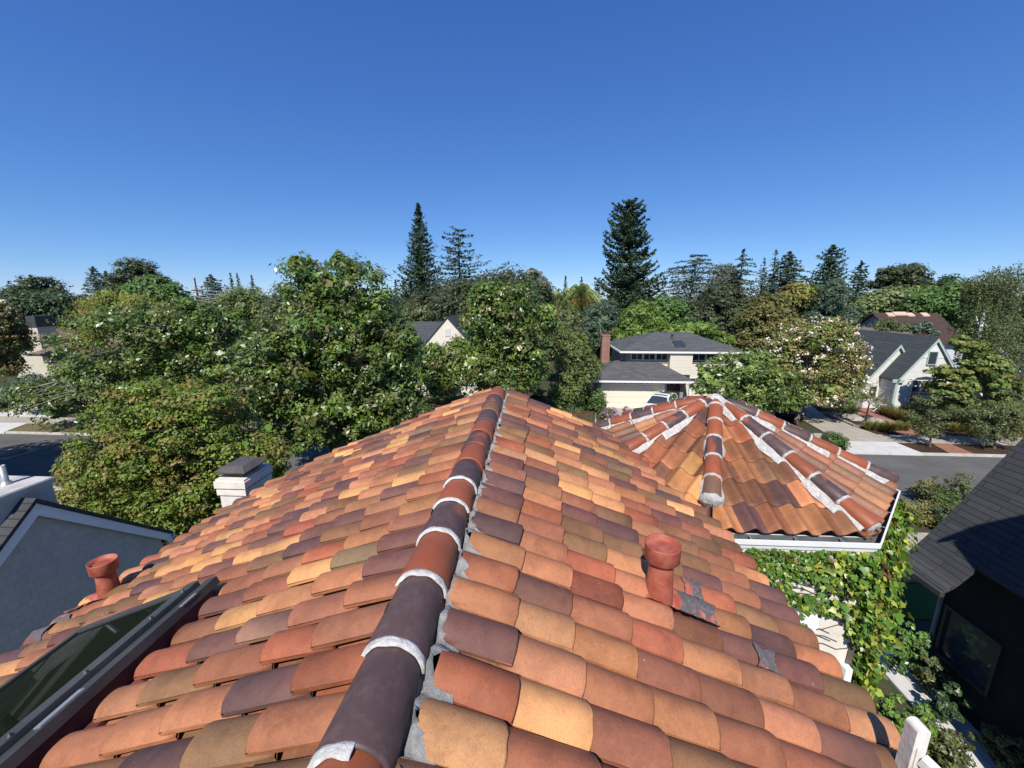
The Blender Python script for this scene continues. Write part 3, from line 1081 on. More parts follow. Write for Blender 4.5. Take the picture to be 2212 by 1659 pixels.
tr = mb.build("turret_roof", MT["stile"], house, uv=False)

mb, mm, plugs = MB(), MB(), []
ends = {0: 1.0, 1: 1.0, 2: 1.0, 3: 1.0, 4: 1.0, 5: 1.0, 6: 1.0, 7: 0.93}
RV = AP / math.cos(PI / 8)
for k in range(8):
    ph = -PI / 2 + PI / 8 + k * PI / 4          # k=0: the front right corner
    top = np.array([TC[0], TC[1], ZT + 0.05])
    end = np.array([TC[0] + RV * math.cos(ph), TC[1] + RV * math.sin(ph), ZE + 0.05])
    d = end - top
    L = np.linalg.norm(d)
    d /= L
    side_ = unit(np.cross(d, (0, 0, 1)))
    up_ = np.cross(side_, d)
    stop = {7: 0.86, 6: 0.86}.get(k, 0.985) * L
    # mortar bed
    ts = np.arange(0.02, stop - 0.02, 0.02)
    rows = []
    for sg, wo, zo in ((-1, 1.0, -0.012), (-1, 0.72, 0.052), (-1, 0.42, 0.062), (1, 0.42, 0.062), (1, 0.72, 0.052), (1, 1.0, -0.012)):
        rr = []
        for t in ts:
            wid = ((0.145 if k == 7 else 0.20 if sg * (1 if k < 3 else -1) > 0 else 0.155) + 0.022 * math.sin(t * 7 + sg * k) + 0.008 * math.sin(t * 23 + sg + k)) * min(1, 0.4 + t * 0.9)
            drop = wid * wo * 0.085
            rr.append(top + d * t + side_ * sg * wid * wo * (0.86) + up_ * (zo - drop + 0.003 * math.sin(t * 31 + sg * 2) * (wo < 1)))
        rows.append(rr)
    m = len(ts)
    v = [q for r_ in rows for q in r_]
    f = [(i * m + q, i * m + q + 1, (i + 1) * m + q + 1, (i + 1) * m + q) for i in range(5) for q in range(m - 1)]
    if np.dot(np.cross(rows[2][1] - rows[2][0], rows[3][0] - rows[2][0]), up_) < 0:
        f = [q[::-1] for q in f]
    mm.add(v, f, 0, smooth=True)
    # hip tiles, lowest first
    HE = 0.385
    tt = stop
    kk = 0
    while tt > 0.20:
        hi_ = max(0.11, tt - HE)
        col = [RUST, PLUM, RUST, PLUM, RUST, RUST, PLUM][(kk + (k * 3) % 5) % 7] if k not in (7, 0) else ([(0.15, 0.085, 0.05), RUST, PLUM, RUST, RUST, RUST] if k == 7 else [RUST, PLUM, RUST, PLUM, PLUM, RUST])[kk % 6]
        col = tuple(np.array(col) * (1 + rng.normal(0, 0.07)))
        rr0 = 0.094 if hi_ > 0.2 else 0.05
        half_tile(mb, top + d * (hi_ - 0.05 if hi_ > 0.2 else hi_) + up_ * 0.045, top + d * tt + up_ * 0.052, rr0, 0.112, up_, col, n=14)
        if kk > 0:
            ring(mm, top + d * (tt + 0.012) + up_ * 0.047, d, up_, 0.105, 0.034, n=20, lift=0.007, amp=0.0018)
        tt -= HE
        kk += 1
    # plug of mortar in the open end
    e0 = top + d * (stop - 0.01) + up_ * 0.04
    pk = 1.3 if k == 7 else 1.0
    v = [e0 + d * 0.03 * pk]
    for ring_r, dd in ((0.06 * pk, 0.035 * pk), (0.099 * pk, 0.012), (0.108 * pk, -0.02)):
        for q in range(20):
            g = 2 * PI * q / 20
            rr_ = ring_r * (1 + 0.05 * math.sin(q * 2.3 + k))
            v.append(e0 + d * (dd + 0.006 * math.sin(q * 1.9)) + side_ * math.cos(g) * rr_ + up_ * (math.sin(g) * rr_ * (0.92 if math.sin(g) > 0 else 0.75)))
    f = [(0, 1 + q, 1 + (q + 1) % 20) for q in range(20)]
    for b in range(2):
        f += [(1 + b * 20 + q, 1 + (b + 1) * 20 + q, 1 + (b + 1) * 20 + (q + 1) % 20, 1 + b * 20 + (q + 1) % 20) for q in range(20)]
    plugs.append(MB().add(v, f, 0, smooth=True))
    if k == 0:
        eb0 = top + d * (stop - 0.03)
        mb.beam(eb0 + np.array([0, 0, -0.04]) - side_ * 0.085, eb0 + np.array([0, 0, -0.04]) + side_ * 0.085, 0.09, 0.09)
        for q in range(-6, 0):
            mb.c[q] = (0.33, 0.14, 0.06)
hip = mb.build("hip_tiles", MT["ridge"], tr, uv=False)
# blob of mortar over the apex
blob = [(0.0, 0.080), (0.03, 0.076), (0.06, 0.060), (0.10, 0.026), (0.15, -0.02), (0.19, -0.06)]
v, nseg = [], 32
for (r_, z_) in blob:
    for q in range(nseg):
        g = 2 * PI * q / nseg
        rr = r_ * (1 + 0.12 * math.cos(8 * (g - PI / 8 + PI / 2)) + 0.05 * math.sin(3 * g))
        v.append((TC[0] + rr * math.cos(g), TC[1] + rr * math.sin(g), ZT + 0.06 + z_ + 0.006 * math.sin(5 * g + r_ * 40)))
mm.add(v, [(i * nseg + q, (i + 1) * nseg + q, (i + 1) * nseg + (q + 1) % nseg, i * nseg + (q + 1) % nseg) for i in range(len(blob) - 1) for q in range(nseg)], smooth=True)
mm.build("hip_mortar", MT["mortar"], tr, uv=False)
for q in plugs:
    q.build("mortar_plug", MT["mortar_grey"], tr, uv=False)


def oct_pts(ap, z):
    rv = ap / math.cos(PI / 8)
    return [np.array([TC[0] + rv * math.cos(-PI / 2 - PI / 8 + k * PI / 4), TC[1] + rv * math.sin(-PI / 2 - PI / 8 + k * PI / 4), z]) for k in range(8)]


def oct_sweep(mb, prof, mi_fn=None, faces=range(8)):
    rings_ = [oct_pts(ap, z) for ap, z in prof]
    n = len(prof)
    for k in faces:
        k2 = (k + 1) % 8
        for i in range(n):
            j = (i + 1) % n
            mb.add([rings_[i][k], rings_[i][k2], rings_[j][k2], rings_[j][k]], [(0, 1, 2, 3)], mi_fn(i) if mi_fn else 0)


mb = MB()
zg = 6.345
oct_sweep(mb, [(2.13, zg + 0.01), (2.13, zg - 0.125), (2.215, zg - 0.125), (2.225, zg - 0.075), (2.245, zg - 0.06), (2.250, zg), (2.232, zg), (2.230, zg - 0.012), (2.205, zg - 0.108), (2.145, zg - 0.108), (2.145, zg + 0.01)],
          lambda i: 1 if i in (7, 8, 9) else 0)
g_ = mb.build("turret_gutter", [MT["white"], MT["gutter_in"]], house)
for k in (0, 1, 2):
    ph = -PI / 2 + k * PI / 4
    for b in (-0.45, 0.05, 0.55):
        c = np.array([TC[0], TC[1], zg - 0.006])
        dd = np.array([math.cos(ph), math.sin(ph), 0])
        tt = np.array([-math.sin(ph), math.cos(ph), 0])
        mb = MB()
        mb.beam(c + dd * 2.12 + tt * b, c + dd * 2.235 + tt * b, 0.018, 0.004)
        mb.build("gutter_strap", MT["steel"], g_)
mb = MB()
oct_sweep(mb, [(2.20, 6.205), (2.20, 0.0), (1.9, 0.0), (1.9, 6.205)])
mb.poly([p for p in oct_pts(2.125, 6.30)])
mb.build("turret_wall", MT["stucco"], house)
# window in the front face of the turret, mostly hidden by the main eave
mb = MB()
yw = TC[1] - 2.20
mb.box(2.30, 3.36, yw - 0.05, yw + 0.01, 5.22, 5.36)
mb.box(3.24, 3.34, yw - 0.045, yw + 0.01, 3.6, 5.218)
mb.box(2.32, 2.42, yw - 0.045, yw + 0.01, 3.6, 5.218)
mb.box(3.14, 3.20, yw - 0.03, yw + 0.01, 3.6, 5.218)
mb.box(2.75, 2.79, yw - 0.028, yw + 0.01, 3.6, 5.218)
mb.box(2.28, 3.40, yw - 0.07, yw + 0.01, 3.50, 3.598)
wn = mb.build("turret_window", MT["white"], house)
mb = MB()
mb.box(2.424, 3.136, yw - 0.012, yw + 0.012, 3.602, 5.215)
mb.build("window_pane", MT["glass"], wn)
mb = MB()
p = atY(1832, 1400, yw - 0.06)
mb.box(3.72, 3.80, yw - 0.10, yw - 0.003, 2.6, 4.72)
mb.build("downspout", MT["white"], house)

# white post and rail of the balcony at the right eave
mb = MB()
P0 = atY(1985, 1563, 1.62)
px_, py_, pz_ = P0
s_ = 0.031
mb.box(px_ - s_, px_ + s_, py_ - s_, py_ + s_, 5.6, pz_ - 0.02)
mb.box(px_ - s_ * 0.55, px_ + s_ * 0.55, py_ - s_ - 0.006, py_ + s_ + 0.006, 5.7, pz_ - 0.10)
v = []
for j in range(4):
    for q in range(12):
        g = PI * q / 11
        v.append((px_ + s_ * math.cos(g) * 0.999, py_ + (-s_ + 2 * s_ * j / 3), pz_ - 0.02 + 0.024 * math.sin(g)))
f = [(j * 12 + q, j * 12 + q + 1, (j + 1) * 12 + q + 1, (j + 1) * 12 + q) for j in range(3) for q in range(11)]
mb.add(v, f + [tuple(range(12)), tuple(range(36, 48))[::-1]])
post = mb.build("balcony_post", MT["white_old"], house)
mb = MB()
mb.beam((px_ + 0.02, py_ - s_, pz_ - 0.17), (px_ + 0.30, py_ - 0.62, pz_ - 0.33), 0.05, 0.045)
mb.build("balcony_rail", MT["white_old"], house)

# ================================================================== GROUND, STREET
def sheet(name, pts, m, z, label=None, kind='structure', cat=None):
    P = np.array(pts, float)
    mb = MB()
    poly = [(x, y, z) for x, y in pts]
    a = sum(poly[i][0] * poly[(i + 1) % len(poly)][1] - poly[(i + 1) % len(poly)][0] * poly[i][1] for i in range(len(poly)))
    mb.poly(poly if a > 0 else poly[::-1])
    o = mb.build(name, m, base=(P[:, 0].mean(), P[:, 1].mean(), z))
    return tag(o, label, cat, None, kind)


sheet("ground", [(-1500, -60), (1500, -60), (1500, 2200), (-1500, 2200)], MT["soil"], 0.0)


def slab(name, pts, z0, z1, m, kind='structure'):
    mb = MB()
    a = sum(pts[i][0] * pts[(i + 1) % len(pts)][1] - pts[(i + 1) % len(pts)][0] * pts[i][1] for i in range(len(pts)))
    P = pts if a > 0 else pts[::-1]
    mb.prism([(x, y, z0) for x, y in P], (0, 0, z1 - z0))
    c = np.mean(np.array(pts, float), axis=0)
    return tag(mb.build(name, m, base=(c[0], c[1], z0)), kind=kind)


def KY(x, o=0.0):
    return 23.55 - 0.012 * x + o


def band(o0, o1, x0=-160, x1=160):
    return [(x0, KY(x0, o0)), (x1, KY(x1, o0)), (x1, KY(x1, o1)), (x0, KY(x0, o1))]


sheet("road", band(-7.2, 0), MT["asphalt"], 0.004)
sheet("far_lawn", [(-36.0, KY(-36, .2)), (-29.0, KY(-29, .2)), (-30.2, KY(-30, 1.84)), (-36.6, KY(-36, 1.84))], MT["drygrass"], 0.125)
slab("kerb", band(0, 0.16), 0, 0.13, MT["kerb"])
slab("kerb", band(-7.36, -7.2), 0, 0.13, MT["kerb"])
slab("parkway", band(0.16, 1.85), 0, 0.10, MT["mulch"])
slab("pavement", band(1.85, 3.35), 0, 0.13, MT["concrete"])
slab("pavement", band(-10.0, -8.6), 0, 0.13, MT["concrete"])
slab("driveway_apron", [(18.5, KY(18.5, -.04)), (22.8, KY(22.8, -.04)), (22.8, KY(22.8, 1.85)), (19.8, KY(19.8, 1.85))], 0, 0.142, MT["conc_new"])
slab("driveway_apron", [(-29.5, KY(-29, -.04)), (-23, KY(-23, -.04)), (-23.8, KY(-23, 1.85)), (-29.2, KY(-29, 1.85))], 0, 0.142, MT["conc_new"])
slab("driveway_apron", [(-44, KY(-44, -.04)), (-35.8, KY(-36, -.04)), (-36.6, KY(-36, 1.85)), (-43, KY(-43, 1.85))], 0, 0.142, MT["conc_new"])
slab("driveway", [(19.7, KY(20, 3.35)), (22.9, KY(22.9, 3.35)), (22.5, 31.0), (24.0, 35.5), (21.0, 35.5), (20.2, 30.4)], 0, 0.134, MT["concrete"])
slab("driveway", [(5.4, KY(5, 3.35)), (11.4, KY(11, 3.35)), (11.4, 32.64), (5.4, 32.64)], 0, 0.09, MT["concrete"])
slab("driveway", [(-42, KY(-42, 3.35)), (-36.6, KY(-36, 3.35)), (-39, 33), (-44, 33)], 0, 0.10, MT["conc_new"])
slab("brick_path", [(24.4, KY(24, 3.36)), (25.8, KY(25, 3.36)), (26.9, 30.5), (28.0, 34.2), (26.9, 34.2), (25.9, 30.5)], 0, 0.14, MT["paver"])
slab("brick_path", [(22.6, 31.3), (25.95, 31.3), (26.2, 32.2), (22.9, 32.2)], 0, 0.136, MT["paver"])
slab("brick_path", [(24.4, KY(24, .17)), (25.75, KY(25, .17)), (26.0, KY(26, 1.84)), (24.9, KY(25, 1.84))], 0, 0.136, MT["paver"])
slab("brick_path", [(30.4, KY(30, .17)), (31.75, KY(31, .17)), (32.0, KY(32, 1.84)), (30.9, KY(31, 1.84))], 0, 0.136, MT["paver"])
slab("garden_bed", [(22.95, KY(23, 3.37)), (42, KY(42, 3.37)), (42, 33.4), (23.6, 33.4), (22.6, 31.0)], 0, 0.115, MT["mulch"])
slab("front_path", [(9.0, 12.0), (17.5, 12.0), (17.5, 13.4), (9.0, 13.4)], 0, 0.07, MT["paver"])
sheet("side_lawn", [(7.6, 10.4), (12.5, 10.4), (12.5, 11.9), (7.6, 11.9)], MT["lawn"], 0.02)
slab("side_path", [(8.55, 5.9), (9.4, 5.9), (9.6, 9.6), (8.7, 9.6)], 0, 0.05, MT["conc_new"])
sheet("front_lawn", [(-13, 8.5), (-4.4, 8.5), (-4.4, 13.3), (-13, 13.3)], MT["lawn"], 0.02)

# planter kerb of rough stone with the small tree
mb = MB()
pl_ = [(22.9, 31.0), (24.6, 31.0), (26.0, 29.6), (25.3, 28.1), (22.7, 28.2)]
for (xa, ya), (xb, yb) in zip(pl_, pl_[1:] + pl_[:1]):
    mb.beam((xa, ya, 0.19), (xb, yb, 0.19), 0.2, 0.16)
tag(mb.build("stone_planter_edge", MT["rock"], base=(24.3, 29.5, 0)), "low rough stone edging round the sapling bed by the brick path", "planter")
for (x, y, s, lab) in ((23.8, 30.2, 0.55, "grey boulder lying left of the sapling in the stone edged bed"), (25.1, 29.6, 0.40, "smaller brown boulder right of the sapling in the stone edged bed")):
    mb = MB()
    v, nn = [], 12
    for i in range(8):
        for q in range(nn):
            a, g = PI * i / 7, 2 * PI * q / nn
            rr = s * (1 + 0.25 * math.sin(3 * g + i) * math.sin(a) + rng.normal(0, 0.05))
            v.append((x + rr * math.sin(a) * math.cos(g) * 1.3, y + rr * math.sin(a) * math.sin(g), 0.15 + rr * math.cos(a) * 0.6))
    mb.add(v, [(i * nn + q, i * nn + (q + 1) % nn, (i + 1) * nn + (q + 1) % nn, (i + 1) * nn + q)[::-1] for i in range(7) for q in range(nn)])
    tag(mb.build("boulder", MT["rock"], base=(x, y, 0)), lab, "rock", "boulders in the sapling bed")

# manhole in the road
mb = MB()
c = atZ(20, 980, 0)
mb.lathe((c[0], c[1], 0.006), [(0.75, 0.0), (0.75, 0.006), (0.0, 0.006)], 32)
k_ = mb.build("manhole_cover", mat("iron cover", (0.09, 0.085, 0.08), 0.7, 0.2, 8), base=(c[0], c[1], 0))
tag(k_, "round dark manhole cover in a pale concrete collar on the road", "manhole")
mb = MB()
mb.box(c[0] - 0.95, c[0] + 0.95, c[1] - .9, c[1] + .9, 0.003, 0.0065)
mb.build("collar", mat("old concrete collar", (0.22, 0.21, 0.19), 0.9, 0.2, 4), k_)


# ================================================================== BUILDINGS
def gable_solid(mb, x0, x1, y0, y1, zb, ze, zt, mi=0):
    """walls with a ridge along Y"""
    xm = (x0 + x1) / 2
    mb.prism([(x0, y0, zb), (x1, y0, zb), (x1, y0, ze), (xm, y0, zt), (x0, y0, ze)], (0, y1 - y0, 0), mi)


def roof_pair(mb, x0, x1, y0, y1, ze, zt, ov=0.25, th=0.10, oy=0.2, mi=0):
    """two roof slabs with a ridge along Y, sitting just above the walls"""
    xm = (x0 + x1) / 2
    s = (zt - ze) / (xm - x0)
    g = 0.012
    mb.prism([(x0 - ov, y0 - oy, ze - s * ov + g), (xm, y0 - oy, zt + g), (x1 + ov, y0 - oy, ze - s * ov + g), (x1 + ov, y0 - oy, ze - s * ov + g + th), (xm, y0 - oy, zt + g + th * 1.2), (x0 - ov, y0 - oy, ze - s * ov + g + th)], (0, y1 - y0 + 2 * oy, 0), mi)


def hip_roof(mb, x0, x1, y0, y1, ze, zt, mi=0, th=0.02):
    h = min(x1 - x0, y1 - y0) / 2
    if (x1 - x0) >= (y1 - y0):
        a, b = (x0 + h, (y0 + y1) / 2, zt), (x1 - h, (y0 + y1) / 2, zt)
        c = [(x0, y0, ze), (x1, y0, ze), (x1, y1, ze), (x0, y1, ze)]
        mb.add(c + [a, b], [(0, 1, 5, 4), (1, 2, 5), (2, 3, 4, 5), (3, 0, 4), (3, 2, 1, 0)], mi)
    else:
        a, b = ((x0 + x1) / 2, y0 + h, zt), ((x0 + x1) / 2, y1 - h, zt)
        c = [(x0, y0, ze), (x1, y0, ze), (x1, y1, ze), (x0, y1, ze)]
        mb.add(c + [a, b], [(0, 1, 4), (1, 2, 5, 4), (2, 3, 5), (3, 0, 4, 5), (3, 2, 1, 0)], mi)


def window(parent, x0, x1, y, z0, z1, frame, bars=(1, 1), fw=0.07, d=0.06, axis='y', sgn=-1):
    """window on a wall facing -Y (axis y) or +-X (axis x)"""
    def bx(mb, a0, a1, q0, q1, zz0, zz1):
        if axis == 'y':
            mb.box(a0, a1, min(y + sgn * q0, y + sgn * q1), max(y + sgn * q0, y + sgn * q1), zz0, zz1)
        else:
            mb.box(min(y + sgn * q0, y + sgn * q1), max(y + sgn * q0, y + sgn * q1), a0, a1, zz0, zz1)
    mb = MB()
    bx(mb, x0, x0 + fw, -0.01, d, z0, z1)
    bx(mb, x1 - fw, x1, -0.01, d, z0, z1)
    bx(mb, x0 + fw, x1 - fw, -0.01, d, z1 - fw, z1)
    bx(mb, x0 + fw, x1 - fw, -0.01, d + 0.02, z0, z0 + fw)
    nx, nz = bars
    for i in range(1, nx):
        xx = x0 + (x1 - x0) * i / nx
        bx(mb, xx - 0.02, xx + 0.02, 0.0, d - 0.02, z0 + fw, z1 - fw)
    for i in range(1, nz):
        zz = z0 + (z1 - z0) * i / nz
        bx(mb, x0 + fw, x1 - fw, 0.0, d - 0.024, zz - 0.015, zz + 0.015)
    f = mb.build("window", frame, parent)
    mb = MB()
    bx(mb, x0 + fw, x1 - fw, -0.01, 0.012, z0 + fw, z1 - fw)
    mb.build("pane", MT["glass"], f)
    return f


# ---------- left neighbour: white shingled gable in our shade
H1 = thing("shingled_house", (-11.5, 6.1, 0), "white shingled house with steep gable and flat topped chimney left of the tile roof", "house")
mb = MB()
mb.prism([(-9.0, 3.95, 0), (-9.0, 8.25, 0), (-9.0, 8.25, 3.42), (-9.0, 6.1, 5.36), (-9.0, 3.95, 3.42)], (-6.5, 0, 0))
mb.build("wall", MT["sh_wall"], H1)
mb = MB()
for sg in (-1, 1):
    y0, z0, y1, z1 = 6.1, 5.42, 6.1 + sg * 2.35, 5.42 - 2.35 * 0.905
    mb.prism([(-8.86, y0, z0), (-8.86, y1, z1), (-8.86, y1, z1 + 0.07), (-8.86, y0, z0 + 0.08)], (-6.7, 0, 0))
mb.build("roof", MT["sh_dark"], H1)
mb = MB()
for sg in (-1, 1):
    y0, z0, y1, z1 = 6.1, 5.405, 6.1 + sg * 2.33, 5.405 - 2.33 * 0.905
    mb.prism([(-8.90, y0, z0), (-8.90, y1, z1), (-8.90, y1, z1 - 0.20), (-8.90, y0, z0 - 0.24)], (-0.06, 0, 0))
mb.build("barge_board", MT["white"], H1)
mb = MB()
mb.prism([(-8.9, 8.42, 3.28), (-8.9, 8.42, 3.18), (-8.9, 8.50, 3.18), (-8.9, 8.54, 3.29), (-8.9, 8.52, 3.29), (-8.9, 8.49, 3.2), (-8.9, 8.43, 3.2), (-8.9, 8.43, 3.28)], (-6.4, 0, 0))
gt = mb.build("gutter", MT["white"], H1)
mb = MB()
mb.tube([(-8.98, 8.46, 3.2), (-8.98, 8.46, 3.08), (-8.98, 8.32, 2.86), (-8.98, 8.30, 0.2)], 0.04, 8)
mb.build("downspout", MT["white"], gt)
mb = MB()
mb.box(-10.7, -9.14, 5.70, 6.58, 0, 5.56)
mb.box(-10.74, -9.10, 5.66, 6.62, 5.562, 5.66)
chim = mb.build("chimney", MT["sh_wall"], H1)
mb = MB()
mb.box(-10.72, -9.12, 5.68, 6.60, 5.662, 5.675)
mb.build("chimney_top", mat("stained cement top", (0.42, 0.40, 0.38), 0.9, 0.4, 2.5), chim)
mb = MB()
fl = atZ(14, 1046, 5.67)
mb.lathe((fl[0], fl[1], 5.676), [(0.10, 0.0), (0.058, 0.05), (0.048, 0.065), (0.048, 0.36), (0.042, 0.36), (0.042, 0.1)], 18)
mb.build("steel_flue", MT["steel"], chim)

# white picket fence in front of the left neighbour
fx = thing("picket_fence", (-12.4, 10.6, 0), "white picket fence glimpsed below the maple beside the shingled house", "fence")
mb = MB()
for i in range(26):
    x = -14.5 + i * 0.17
    mb.prism([(x, 10.6, 0), (x + 0.09, 10.6, 0), (x + 0.09, 10.6, 0.95), (x + 0.045, 10.6, 1.04), (x, 10.6, 0.95)], (0, 0.025, 0))
mb.build("pickets", MT["white"], fx)
mb = MB()
for z in (0.3, 0.75):
    mb.box(-14.5, -10.1, 10.628, 10.67, z, z + 0.08)
mb.build("rails", MT["white"], fx)
for x in (-14.4, -12.3, -10.2):
    mb = MB()
    mb.box(x - 0.07, x + 0.07, 10.68, 10.82, 0, 1.2)
    mb.add([(x - .1, 10.65, 1.2), (x + .1, 10.65, 1.2), (x + .1, 10.85, 1.2), (x - .1, 10.85, 1.2), (x, 10.75, 1.36)], [(0, 1, 4), (1, 2, 4), (2, 3, 4), (3, 0, 4), (3, 2, 1, 0)])
    mb.build("post", MT["white"], fx)

# ---------- right neighbour: dark house in shade
H7 = thing("dark_house", (11.0, 5.5, 0), "dark shaded house with steep charcoal shingle roof close on the right", "house")
mb = MB()
prof = [(8.66, 3.00), (8.88, 3.16), (9.15, 3.50), (9.53, 4.06), (10.0, 4.85), (11.19, 6.81)]


def roof_strip(mb, y0, y1, pr):
    n = len(pr)
    for (xa, za), (xb, zb) in zip(pr, pr[1:]):
        mb.add([(xa, y0, za), (xb, y0, zb), (xb, y1, zb), (xa, y1, za)], [(0, 3, 2, 1) if False else (0, 1, 2, 3)][:1])
    for (xa, za), (xb, zb) in zip(pr, pr[1:]):
        mb.add([(xa, y0, za - 0.09), (xb, y0, zb - 0.09), (xb, y1, zb - 0.09), (xa, y1, za - 0.09)], [(3, 2, 1, 0)])
    for y in (y0, y1):
        for (xa, za), (xb, zb) in zip(pr, pr[1:]):
            q = [(xa, y, za), (xb, y, zb), (xb, y, zb - 0.09), (xa, y, za - 0.09)]
            mb.poly(q if y == y1 else q[::-1])
    xa, za = pr[0]
    mb.poly([(xa, y0, za), (xa, y1, za), (xa, y1, za - 0.09), (xa, y0, za - 0.09)])


roof_strip(mb, 7.78, 8.90, prof)
roof_strip(mb, 2.4, 7.778, [(9.20, 3.58), (9.53, 4.06), (10.0, 4.85), (11.19, 6.81)])
mb.add([(11.19, 2.4, 6.81), (13.7, 2.4, 2.7), (13.7, 8.9, 2.7), (11.19, 8.9, 6.81)], [(0, 1, 2, 3)])
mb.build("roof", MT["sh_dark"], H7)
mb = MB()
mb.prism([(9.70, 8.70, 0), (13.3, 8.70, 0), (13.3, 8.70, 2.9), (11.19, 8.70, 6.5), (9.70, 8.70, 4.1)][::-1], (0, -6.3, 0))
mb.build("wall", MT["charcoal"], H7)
mb = MB()
mb.prism([(8.58, 7.76, 2.96), (8.58, 7.76, 2.85), (8.67, 7.76, 2.85), (8.67, 7.76, 2.98)], (0, 1.16, 0))
mb.build("gutter", MT["bronze"], H7)
mb = MB()
mb.tube([(9.62, 8.66, 2.9), (9.62, 8.66, 0.9), (9.45, 8.55, 0.6)], 0.045, 8)
mb.build("downspout", MT["greywall"], H7)
window(H7, 7.40, 8.55, 9.70, 0.75, 2.05, MT["bronze"], (1, 1), 0.06, 0.07, 'x', -1)
# taller front wing beyond the right edge of the photo; its gable throws the shadow on the roof
mb = MB()
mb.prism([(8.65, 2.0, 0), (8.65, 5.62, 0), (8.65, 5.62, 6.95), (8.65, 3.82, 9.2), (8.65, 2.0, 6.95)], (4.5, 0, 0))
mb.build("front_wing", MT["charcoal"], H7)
mb = MB()
for yb, zb in ((1.8, 6.75), (5.80, 6.78)):
    q = [(8.55, 3.82, 9.24), (8.55, yb, zb), (8.55, yb, zb + 0.1), (8.55, 3.82, 9.38)]
    mb.prism(q if yb > 3 else q[::-1], (4.7, 0, 0))
mb.build("front_wing_roof", MT["sh_dark"], H7)

# ---------- two storey house across the street with the garage
H4 = thing("garage_house", (10.5, 36, 0), "two storey cream house with grey hip roofs, brick chimney and double garage", "house")
mb = MB()
mb.box(5.35, 12.3, 32.65, 34.6, 0, 2.42)
mb.box(5.35, 7.9, 34.6, 40, 0, 2.42)
mb.build("garage_wall", MT["greywall"], H4)
mb = MB()
mb.box(7.9, 16.9, 34.42, 40.6, 0, 4.60)
mb.build("upper_wall", MT["siding"], H4)
mb = MB()
mb.box(11.42, 13.25, 33.80, 34.418, 2.70, 4.56)
mb.build("bay", MT["siding"], H4)
mb = MB()
mb.box(7.88, 11.40, 34.36, 34.416, 3.60, 4.58)
mb.build("eave_shade_band", MT["greywall"], H4)  # eave shadow on the cream wall, painted as a grey panel
mb = MB()
mb.box(13.27, 16.6, 34.36, 34.416, 3.60, 4.58)
mb.build("eave_shade_band", MT["greywall"], H4)  # same painted eave shadow right of the bay
mb = MB()
mb.box(7.84, 7.898, 34.5, 40.5, 2.5, 4.58)
mb.build("side_shade_panel", MT["greywall"], H4)  # left wall under the overhang, its shade put into the grey
mb = MB()
hip_roof(mb, 4.55, 12.95, 31.95, 37.0, 2.50, 3.78)
mb.build("garage_roof", MT["sh_grey"], H4)
mb = MB()
hip_roof(mb, 7.30, 17.75, 33.70, 41.15, 4.66, 5.98)
upr = mb.build("upper_roof", MT["sh_grey"], H4)
for nm, (x0, x1, y0, y1, z) in (("garage_eave", (4.55, 12.95, 31.95, 37.0, 2.5)), ("upper_eave", (7.30, 17.75, 33.70, 41.15, 4.66))):
    mb = MB()
    mb.box(x0 - 0.06, x1 + 0.06, y0 - 0.09, y0 - 0.002, z - 0.13, z + 0.015)
    mb.box(x0 - 0.09, x0 - 0.002, y0 - 0.002, y1, z - 0.13, z + 0.015)
    mb.box(x0, x1, y0, y1, z - 0.11, z - 0.015)
    mb.build(nm, MT["white"], H4)
for i in range(19):
    x = 4.75 + i * 0.435
    mb = MB()
    mb.box(x, x + 0.07, 31.93, 32.64, 2.26, 2.385)
    mb.build("rafter_tail", MT["wood"], H4)
mb = MB()
mb.box(5.72, 10.62, 32.60, 32.648, 0.06, 2.05)
gd = mb.build("garage_door", mat_siding("cream door panels", (0.76, 0.70, 0.57), 0.5), H4)
mb = MB()
mb.box(5.6, 5.718, 32.57, 32.648, 0, 2.16)
mb.box(10.622, 10.74, 32.57, 32.648, 0, 2.16)
mb.box(5.72, 10.62, 32.57, 32.648, 2.052, 2.16)
mb.build("door_frame", MT["white"], gd)
mb = MB()
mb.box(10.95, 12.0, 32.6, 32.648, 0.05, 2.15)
mb.build("entry", mat("painted recess shade", (0.03, 0.027, 0.025), 0.7), H4)  # flat dark panel, the shade of the entry recess is its colour
mb = MB()
mb.box(12.62, 12.78, 32.25, 32.41, 0, 2.38)
mb.build("porch_post", MT["white"], H4)
for (x0, x1, n) in ((8.30, 9.30, 2), (9.34, 10.34, 2), (10.38, 11.36, 2), (13.4, 14.5, 2), (14.55, 15.8, 2)):
    window(H4, x0, x1, 34.36, 3.84, 4.42, MT["white"], (n, 1), 0.05, 0.05)
window(H4, 13.2, 14.6, 34.42, 1.75, 2.35, MT["white"], (2, 1), 0.06, 0.05)
window(H4, 35.3, 36.0, 7.84, 3.7, 4.3, MT["white"], (1, 1), 0.05, 0.05, 'x', -1)
mb = MB()
mb.box(6.30, 7.02, 37.2, 37.95, 0, 5.62)
mb.box(6.26, 7.06, 37.16, 37.99, 5.62, 5.72)
bc = mb.build("brick_chimney", MT["brick"], H4)
mb = MB()
mb.box(6.48, 6.86, 37.35, 37.8, 5.72, 5.93)
mb.box(6.43, 6.91, 37.3, 37.85, 5.93, 5.98)
mb.build("chimney_cap", MT["wood"], bc)


def on_upper(u, v, out):
    # point on the front slope of the upper roof
    s = (5.98 - 4.66) / 3.725
    d = ray(u, v)
    t = (4.66 - 33.70 * s - 9.0) / (d[2] - d[1] * s)
    return CAM + d * t + np.array([0, -s, 1]) * out


